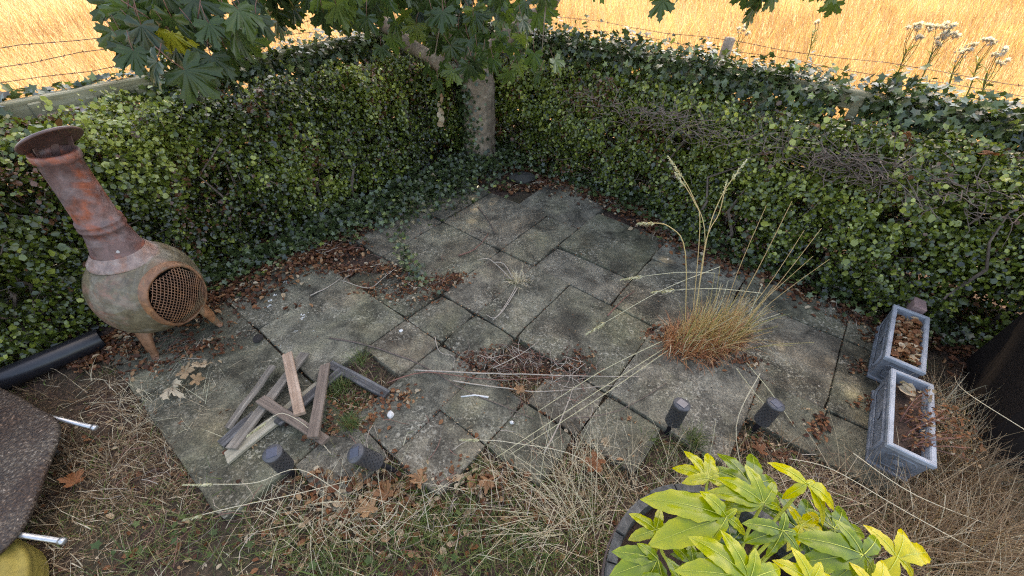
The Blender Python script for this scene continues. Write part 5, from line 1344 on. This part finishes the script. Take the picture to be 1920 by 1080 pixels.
# ------------------------------------------------------------------ dry lawn
r = np.random.RandomState(110)
n = 110000
x = r.uniform(-2.7, 2.7, n); y = -0.1 + 2.0 * r.uniform(0, 1, n)
u, v = uv_np(x, y)
ok = ~on_patio(x, y, -0.02) & (v > -2.75) & (u < 2.7) & ((x - BC[0]) ** 2 + (y - BC[1]) ** 2 > 0.30 ** 2) & ((y < 1.3) | (r.uniform(0, 1, n) < 0.25)) 
dn = 0.5 + 0.5 * lump(x, y, 4.2, 17) + 0.25 * lump(x, y, 13, 18)
ok &= r.uniform(0, 1, n) < np.clip(-0.30 + 1.6 * dn, 0.06, 0.95)
x, y, dn = x[ok], y[ok], dn[ok]; n = len(x)
tint = np.clip(r.normal(0.50, 0.28, n) + 0.2 * (dn - 0.5) - 0.14 * np.clip(-0.9 - x, 0, 1), 0.0, 0.93)
g = (r.uniform(0, 1, n) < 0.08 + 0.5 * np.exp(-((x + 0.05) / 0.75) ** 2 - ((y - 0.5) / 0.35) ** 2) + 0.7 * np.clip(lump(x, y, 5, 19) - 0.05, 0, 1)); tint[g] = 1.0
z0 = np.full(n, -0.03)
lawn = blades('dry_lawn', np.stack([x, y, z0], 1), r.uniform(0, 6.28, n), r.uniform(0.02, 0.12, n), r.uniform(0.3, 1.55, n), r.uniform(-1.0, 1.6, n), np.clip(r.lognormal(-5.9, 0.4, n), 0.0012, 0.007), M['straw'], tint, None, 3, kink=0.4)
props(lawn, 'short parched lawn grass in the foreground', 'lawn', kind='stuff')
def straw_clump(c, label, n, sx, sy, lo, hi, azc, azs, leanlo, leanhi, seed, tc=0.85, w=0.0030, mat='straw'):
    r = np.random.RandomState(seed)
    t = thing('dry_grass_clump', (c[0], c[1], -0.02), label, 'dry grass', 'clumps of long dry grass in the foreground')
    b = np.stack([r.normal(0, sx, n), r.normal(0, sy, n), np.zeros(n)], 1)
    az = r.normal(azc, azs, n)
    blades('stalks', b, az, r.uniform(lo, hi, n), r.uniform(leanlo, leanhi, n), r.uniform(0.0, 0.9, n), r.uniform(0.5, 1.2, n) * w, M[mat], np.clip(r.normal(tc, 0.2, n), 0, 0.95), t, 6, kind='stuff', kink=0.5)
    return t
straw_clump((0.22, 0.62), 'long bleached grass spilling left from beside the barrel', 210, 0.15, 0.09, 0.12, 0.44, 2.7, 0.9, 0.6, 1.45, 1)
straw_clump((0.45, 0.78), 'long bleached grass in front of the slabs above the barrel', 130, 0.20, 0.07, 0.12, 0.34, 1.9, 0.9, 0.3, 1.2, 2)
straw_clump((1.05, 0.72), 'matted straw between the barrel and the right hand light', 420, 0.25, 0.06, 0.08, 0.3, 0.5, 1.6, 0.7, 1.45, 3, 0.55)
straw_clump((1.75, 0.55), 'thick brown grass below the nearer trough', 1050, 0.18, 0.09, 0.14, 0.34, 0.9, 1.2, 0.1, 1.1, 4, 0.42, 0.0042)
straw_clump((2.0, 0.75), 'brown grass between the nearer trough and the dark box', 620, 0.09, 0.14, 0.15, 0.36, 0.5, 1.2, 0.1, 0.9, 5, 0.36, 0.003)
straw_clump((2.12, 1.05), 'grey green grass behind the nearer trough', 260, 0.05, 0.12, 0.12, 0.3, 1.2, 1.2, 0.2, 1.0, 6, 0.7, 0.003)
straw_clump((-0.62, 0.62), 'scattered straw below the left hand lights', 260, 0.22, 0.06, 0.08, 0.26, 0.5, 1.8, 0.7, 1.4, 7, 0.86)
straw_clump((-1.75, 1.12), 'bleached matted grass beside the black pipe', 420, 0.18, 0.12, 0.06, 0.2, 0.4, 1.8, 0.8, 1.5, 8, 0.82)
# single long seed stalks over the left slab
def lone(pts, head, label, seed):
    q = random.Random(seed); b = Vector(pts[0])
    t = thing('seed_stalk', b, label, 'grass stalk', 'single seeding grass stalks')
    p, rr = smooth_path([Vector(v) - b for v in pts], [0.0016] * len(pts), 5); mb = MB(); mb.tube(p, rr, 4, tint=0.9); mb.obj('stalk', M['straw'], t, False, tint=True)
    if head:
        hd = MB(); seed_head(hd, p[-1], p[-1] - p[-2], head, 70, q, 0.012); hd.obj('seed_head', M['tuft_blade'], t, False, tint=True)
lone([(-0.693,0.682,0.020), (-0.857,0.734,0.120), (-0.993,0.670,0.140), (-1.169,0.669,0.120)], 0.13, 'seeding stalk reaching left over the corner slab', 1)
lone([(-0.665,0.737,0.020), (-0.830,0.648,0.100), (-1.068,0.601,0.080), (-1.196,0.581,0.050)], 0.08, 'seeding stalk across the corner of the patio', 2)
lone([(-0.795,0.851,0.020), (-0.918,0.944,0.080), (-1.043,0.997,0.100), (-1.097,0.955,0.100)], 0.08, 'seeding stalk bent over the plank heap', 3)
lone([(0.493,0.630,0.020), (0.290,0.762,0.200), (0.012,0.824,0.200), (-0.122,0.844,0.180)], 0.08, 'seeding stalk arching above the front slab', 4)
lone([(2.349,1.333,0.050), (2.046,1.092,0.250), (2.077,0.870,0.300), (2.130,0.771,0.300)], 0, 'pale stalk slanting before the dark box', 5)
lone([(1.008,0.723,0.020), (0.910,0.858,0.300), (1.010,1.010,0.450)], 0, 'upright stalk before the cobwebbed light', 6)
lone([(1.866,0.468,0.020), (1.468,0.584,0.200), (1.241,0.715,0.250), (1.096,0.754,0.250)], 0, 'long straw stalk sweeping over the patio corner', 7)
lone([(2.005,0.578,0.020), (1.549,0.642,0.200), (1.336,0.766,0.280)], 0, 'thin straw stalk crossing the nearer trough', 8)

# low weeds and thatch of live grass among the dry lawn
r = np.random.RandomState(131)
cs_ = [(-0.723,0.913,0.000), (-0.790,1.047,0.000), (-0.213,0.547,0.000), (-0.163,0.576,0.000), (-0.356,0.526,0.000), (-0.102,0.458,0.000), (-0.508,0.469,0.000), (-0.634,0.485,0.000), (-0.287,0.624,0.000), (0.018,0.532,0.000), (-1.099,0.513,0.000), (-1.276,0.567,0.000), (-1.400,0.455,0.000), (0.695,0.889,0.000), (0.826,0.917,0.000), (0.080,0.444,0.000), (-0.697,0.432,0.000), (-0.837,0.482,0.000)]
bp2 = np.concatenate([np.array(c)[None] + np.concatenate([r.normal(0, 0.08, (120, 2)), np.full((120, 1), -0.03)], 1) for c in cs_]); n = len(bp2)
props(blades('live_grass', bp2, r.uniform(0, 6.28, n), r.uniform(0.03, 0.12, n), r.uniform(0.1, 1.2, n), r.uniform(-0.4, 1.4, n), r.uniform(0.0018, 0.0045, n), M['green_blade'], np.clip(r.normal(0.5, 0.3, n), 0, 1), None, 4, kink=0.2), 'patches of green grass still alive in the dry lawn', 'grass', kind='stuff')
wp = np.concatenate([np.array(c)[None] + np.concatenate([r.normal(0, 0.06, (5, 2)), r.uniform(-0.02, 0.01, (5, 1))], 1) for c in cs_]); n = len(wp)
props(cloud('lawn_weeds', *IVY, wp, frames(np.array([0, -0.2, 0.9]) + r.normal(0, 0.45, (n, 3)), r.uniform(0, 6.28, n)), r.uniform(0.012, 0.03, n), M['green_blade'], np.clip(r.normal(0.35, 0.2, n), 0, 1)), 'small broad leaved weeds in the dry lawn', 'weeds', kind='stuff')
# ------------------------------------------------------------------ leaf litter
r = np.random.RandomState(120)
LX, LY, LZ, LT, LS = [], [], [], [], []
def litter(xs, ys, z, tc, ts, s0=0.012, s1=0.035):
    n = len(xs); LX.append(xs); LY.append(ys); LZ.append(z + np.abs(r.normal(0, 0.008, n))); LT.append(np.where(r.uniform(0, 1, n) < 0.05, 1.0, np.clip(r.normal(tc, ts, n), 0, 0.95))); LS.append(r.uniform(s0, s1, n))
# along both hedge feet
n = 6500; uu = r.uniform(-0.4, 3.0, n); vv = -2.74 + np.abs(r.normal(0, 0.17, n)) * (0.7 + 0.8 * np.clip(lump(uu, uu * 0, 5, 3), -0.5, 1)); litter(*xy(uu, vv), 0.008, 0.45, 0.27, 0.010, 0.042)
n = 4200; vv = r.uniform(-2.6, 1.3, n); uu = 2.87 + 0.22 * np.clip((-0.45 - vv) / 0.6, 0, 1) - np.abs(r.normal(0, 0.12, n)); litter(*xy(uu, vv), 0.008, 0.45, 0.27, 0.010, 0.04)
# drift over the slabs left of centre and gaps
def blob(pts, n, s, tc=0.45, z=0.006, s0=0.01, s1=0.03):
    for p in pts: litter(p[0] + r.normal(0, s, n), p[1] + r.normal(0, s * 0.7, n), z, tc, 0.25, s0, s1)
blob([(-1.801,2.166,0.000), (-1.632,2.200,0.000), (-1.461,2.235,0.000), (-1.256,2.182,0.000), (-1.101,2.158,0.000), (-0.956,2.162,0.000), (-0.803,2.138,0.000), (-0.638,2.032,0.000), (-0.493,2.009,0.000), (-0.394,2.066,0.000)], 130, 0.055)
blob([(-1.547,2.357,0.000), (-1.761,2.318,0.000), (-1.430,2.459,0.000)], 130, 0.08, 0.42)
blob([(-0.542,1.880,0.000), (-0.898,1.946,0.000), (-0.716,1.900,0.000)], 60, 0.06, 0.5)
blob([(-0.213,1.411,0.000), (-0.126,1.428,0.000), (-0.023,1.442,0.000), (0.081,1.433,0.000), (-0.078,1.350,0.000), (0.051,1.318,0.000), (0.210,1.356,0.000), (0.340,1.359,0.000), (0.377,1.433,0.000), (-0.193,1.347,0.000), (0.150,1.303,0.000), (0.009,1.266,0.000)], 85, 0.045, 0.42, 0.0, 0.006, 0.022)
blob([(0.885,1.623,0.000), (0.828,1.580,0.000), (1.095,1.413,0.000), (1.303,1.418,0.000)], 60, 0.04, 0.45)
blob([(-0.835,1.105,0.000), (-0.729,1.107,0.000), (-0.654,1.022,0.000), (-0.798,0.991,0.000), (-0.635,1.155,0.000), (-0.528,1.157,0.000)], 45, 0.05, 0.66)
blob([(-1.802,1.437,0.000), (-1.666,1.460,0.000), (-1.894,1.308,0.000), (-2.080,1.412,0.000)], 80, 0.06, 0.5)
blob([(1.122,0.949,0.000), (1.185,0.950,0.000), (1.466,1.010,0.000), (1.510,1.066,0.000), (1.236,0.900,0.000)], 40, 0.03, 0.5)
blob([(-0.786,0.677,0.000), (-0.553,0.639,0.000), (-0.430,0.683,0.000), (-0.627,0.746,0.000), (-0.238,0.753,0.000), (-0.076,0.745,0.000)], 40, 0.07, 0.66)
blob([(1.908,1.395,0.000), (1.791,1.161,0.000), (2.123,1.591,0.000), (2.102,1.762,0.000)], 50, 0.04, 0.4)
n = 1500; litter(r.uniform(-2.4, 1.6, n), r.uniform(0.0, 1.1, n), -0.015, 0.6, 0.25)
blob([(0.178,3.427,0.000), (0.377,3.486,0.000), (0.571,3.442,0.000), (0.705,3.347,0.000), (-0.017,3.369,0.000), (0.827,3.209,0.000), (0.989,3.079,0.000), (1.136,2.758,0.000)], 90, 0.09, 0.5, 0.0, 0.015, 0.05)
blob([(-1.964,2.344,0.000), (-1.804,2.414,0.000), (-1.613,2.522,0.000), (-1.386,2.564,0.000), (-1.206,2.642,0.000), (-1.421,2.329,0.000), (-1.203,2.368,0.000), (-1.807,2.255,0.000), (-1.584,2.262,0.000)], 150, 0.07, 0.40, 0.01, 0.012, 0.042)
blob([(-0.760,0.732,0.000), (-0.586,0.681,0.000), (-0.487,0.737,0.000), (-0.124,0.778,0.000), (-0.054,0.756,0.000), (-0.677,0.617,0.000), (0.375,0.858,0.000)], 26, 0.05, 0.80, -0.005, 0.025, 0.06)
blob([(-0.720,0.616,0.000), (-0.577,0.569,0.000), (-0.504,0.620,0.000), (-0.402,0.544,0.000), (-0.819,0.537,0.000), (-0.222,0.625,0.000), (-0.268,0.491,0.000), (0.102,0.552,0.000), (-0.006,0.691,0.000)], 45, 0.08, 0.64, -0.012, 0.015, 0.045)
n = 700; litter(r.uniform(-2.0, 2.2, n), r.uniform(1.0, 3.2, n), 0.006, 0.6, 0.3, 0.004, 0.010)
for (k0, k1, m0, m1) in SLABS:      # crumbs caught in the joints
    n = 40; e = r.randint(0, 2, n); tt = r.uniform(0, 1, n)
    kk = np.where(e == 0, k0 + (k1 - k0) * tt, k0 + r.normal(0, .02, n)); mm = np.where(e == 0, m0 + r.normal(0, .02, n), m0 + (m1 - m0) * tt)
    gx, gy = grid(kk, mm); litter(gx, gy, 0.0, 0.45, 0.3, 0.004, 0.014)
x, y, z, t_, s_ = map(np.concatenate, (LX, LY, LZ, LT, LS)); n = len(x)
z = np.where(on_patio(x, y), z, z - 0.02)
props(cloud('leaf_litter', *DEAD, np.stack([x, y, z], 1), frames(np.array([0, 0, 1.0]) + r.normal(0, .45, (n, 3)), r.uniform(0, 6.28, n)), s_, M['dead_leaf'], t_), 'brown leaf litter drifted along the hedge feet and slab gaps', 'leaf litter', kind='stuff')
# twiggy debris in the central gap and under the hedges
tw = MB(); q = random.Random(33)
def debris(c, n, s, mat=0):
    for i in range(n):
        p = Vector((c[0] + q.gauss(0, s), c[1] + q.gauss(0, s * .7), 0.012 + abs(q.gauss(0, .008)))); a = q.uniform(0, 6.28); L_ = q.uniform(0.04, 0.13); k = q.gauss(0, .5)
        pts = [(p.x + L_ * t * math.cos(a + k * t), p.y + L_ * t * math.sin(a + k * t), p.z + q.uniform(-.003, .006)) for t in (-.5, -.17, .17, .5)]
        tw.tube(pts, 0.0014, 3, q.choice([0, 0, 1, 2]), cap=False)
for c in ((-0.170,1.420,0.000), (0.007,1.443,0.000), (0.124,1.390,0.000), (0.355,1.360,0.000), (-0.020,1.316,0.000), (0.288,1.255,0.000)): debris(c, 26, 0.05)
for c in ((-1.394,2.362,0.000), (-1.020,2.131,0.000), (0.179,3.479,0.000), (0.851,3.074,0.000), (1.150,2.647,0.000), (1.454,2.450,0.000), (2.130,1.808,0.000), (-1.813,1.456,0.000), (0.614,3.393,0.000), (-0.567,2.034,0.000)): debris(c, 26, 0.10)
for c in ((-0.647,0.994,0.000), (-0.334,0.643,0.000), (-1.150,0.531,0.000), (-1.601,0.728,0.000), (-0.115,0.647,0.000), (1.273,0.781,0.000), (0.114,1.010,0.000)): debris(c, 20, 0.13)
props(tw.obj('twig_debris', [M['twig'], M['red_twig'], M['pale_twig']]), 'fine broken twigs scattered in the slab gaps', 'twigs', kind='stuff')
# dry rank grass standing at the field edge, behind the hedge on the right
# ------------------------------------------------------------------ thistles in the field
def thistle(base, tops, label, seed, white=1.0):
    q = random.Random(seed); b = Vector((base[0], base[1], 0.0))
    t = thing('thistle', b, label, 'thistle', 'seeding thistles standing in the field')
    st = MB(); hd = MB(); lf = MB()
    root = Vector((0, 0, 0)); tops = [Vector(p) - b for p in tops]
    top0 = sum(tops, Vector()) / len(tops)
    stem = [root, Vector((top0.x * .5 + .02, top0.y * .5, top0.z * .5)), Vector((top0.x, top0.y, top0.z * 0.82))]
    p, rr = smooth_path(stem, [0.009, 0.007, 0.005], 6); st.tube(p, rr, 6)
    for k, tp in enumerate(tops):
        a = p[-1 - q.randint(0, 4)]
        pp_, r2 = smooth_path([a, (a + tp) / 2 + Vector((q.gauss(0, .02), q.gauss(0, .02), -.02)), tp], [0.004, 0.003, 0.003], 4); st.tube(pp_, r2, 5)
        for h in range(3):
            c = tp + Vector((q.gauss(0, .026), q.gauss(0, .02), q.gauss(0, .014)))
            hd.lathe([(0.004, -0.016), (0.009, -0.008), (0.0085, 0.0), (0.004, 0.005)], 7, 1, Matrix.Translation(c))
            if q.random() > white: continue
            for s in range(60):
                d = Vector((q.gauss(0, 1), q.gauss(0, 1), abs(q.gauss(0.5, .6)))).normalized(); e = d.cross(Vector((0.3, 0.2, 1))).normalized() * 0.0042
                L_ = q.uniform(0.024, 0.042); hd.add([c - e, c + e, c + d * L_ + e, c + d * L_ - e], [(0, 1, 2, 3)], 0, q.uniform(0.6, 1.0))
    for i in range(26):
        c = p[min(len(p) - 1, int(q.uniform(0.35, 1) * len(p)))]; a = q.uniform(0, 6.28); d = Vector((math.cos(a), math.sin(a), q.uniform(0.4, 1.2))).normalized(); L_ = q.uniform(0.06, 0.15)
        e = d.cross(Vector((0, 0, 1))).normalized() * 0.011
        lf.add([c, c + d * L_ * .4 + e, c + d * L_ - Vector((0, 0, .02)), c + d * L_ * .4 - e], [(0, 1, 2, 3)], 0, q.uniform(0.5, 1.0))
    st.obj('stem', M['green_blade'], t, True, tint=True); hd.obj('flower_heads', [M['fluff'], M['pale_twig']], t, False, tint=True, kind='stuff'); lf.obj('leaves', M['green_blade'], t, False, tint=True, kind='stuff')
thistle((4.225,4.951,0.458), [(4.130,5.024,1.031), (4.163,4.999,1.054), (4.207,4.965,1.042), (4.197,4.973,0.935), (4.114,5.036,1.009)], 'leftmost tall thistle with white fluffy heads', 1)
thistle((4.398,4.818,0.499), [(4.272,4.915,1.028), (4.314,4.883,1.048), (4.355,4.851,1.054), (4.365,4.843,0.972), (4.326,4.873,0.975), (4.402,4.815,0.987), (4.337,4.865,0.920)], 'fullest thistle with the most white fluff', 2)
thistle((4.627,4.642,0.474), [(4.504,4.736,0.853), (4.518,4.725,0.879), (4.530,4.716,0.924), (4.526,4.719,0.819), (4.556,4.696,0.938)], 'middle thistle with mostly brown heads', 3, 0.35)
thistle((4.760,4.540,0.507), [(4.614,4.652,0.966), (4.649,4.625,0.972), (4.662,4.615,0.983)], 'slim thistle with a few brown heads', 4, 0.4)
thistle((4.855,4.467,0.427), [(4.711,4.577,0.881), (4.735,4.559,0.909), (4.717,4.573,0.901), (4.785,4.521,0.821)], 'rightmost thistle with a flat white head', 5, 0.8)
thistle((2.634,5.543,0.591), [(2.586,5.580,0.871), (2.619,5.554,0.886), (2.669,5.516,0.862)], 'thin thistle stems just right of the wire fence post', 6, 0.4)
thistle((4.308,6.779,0.409), [(4.218,6.848,0.780), (4.249,6.824,0.784)], 'small lone thistle head far out in the field', 7, 0.5)
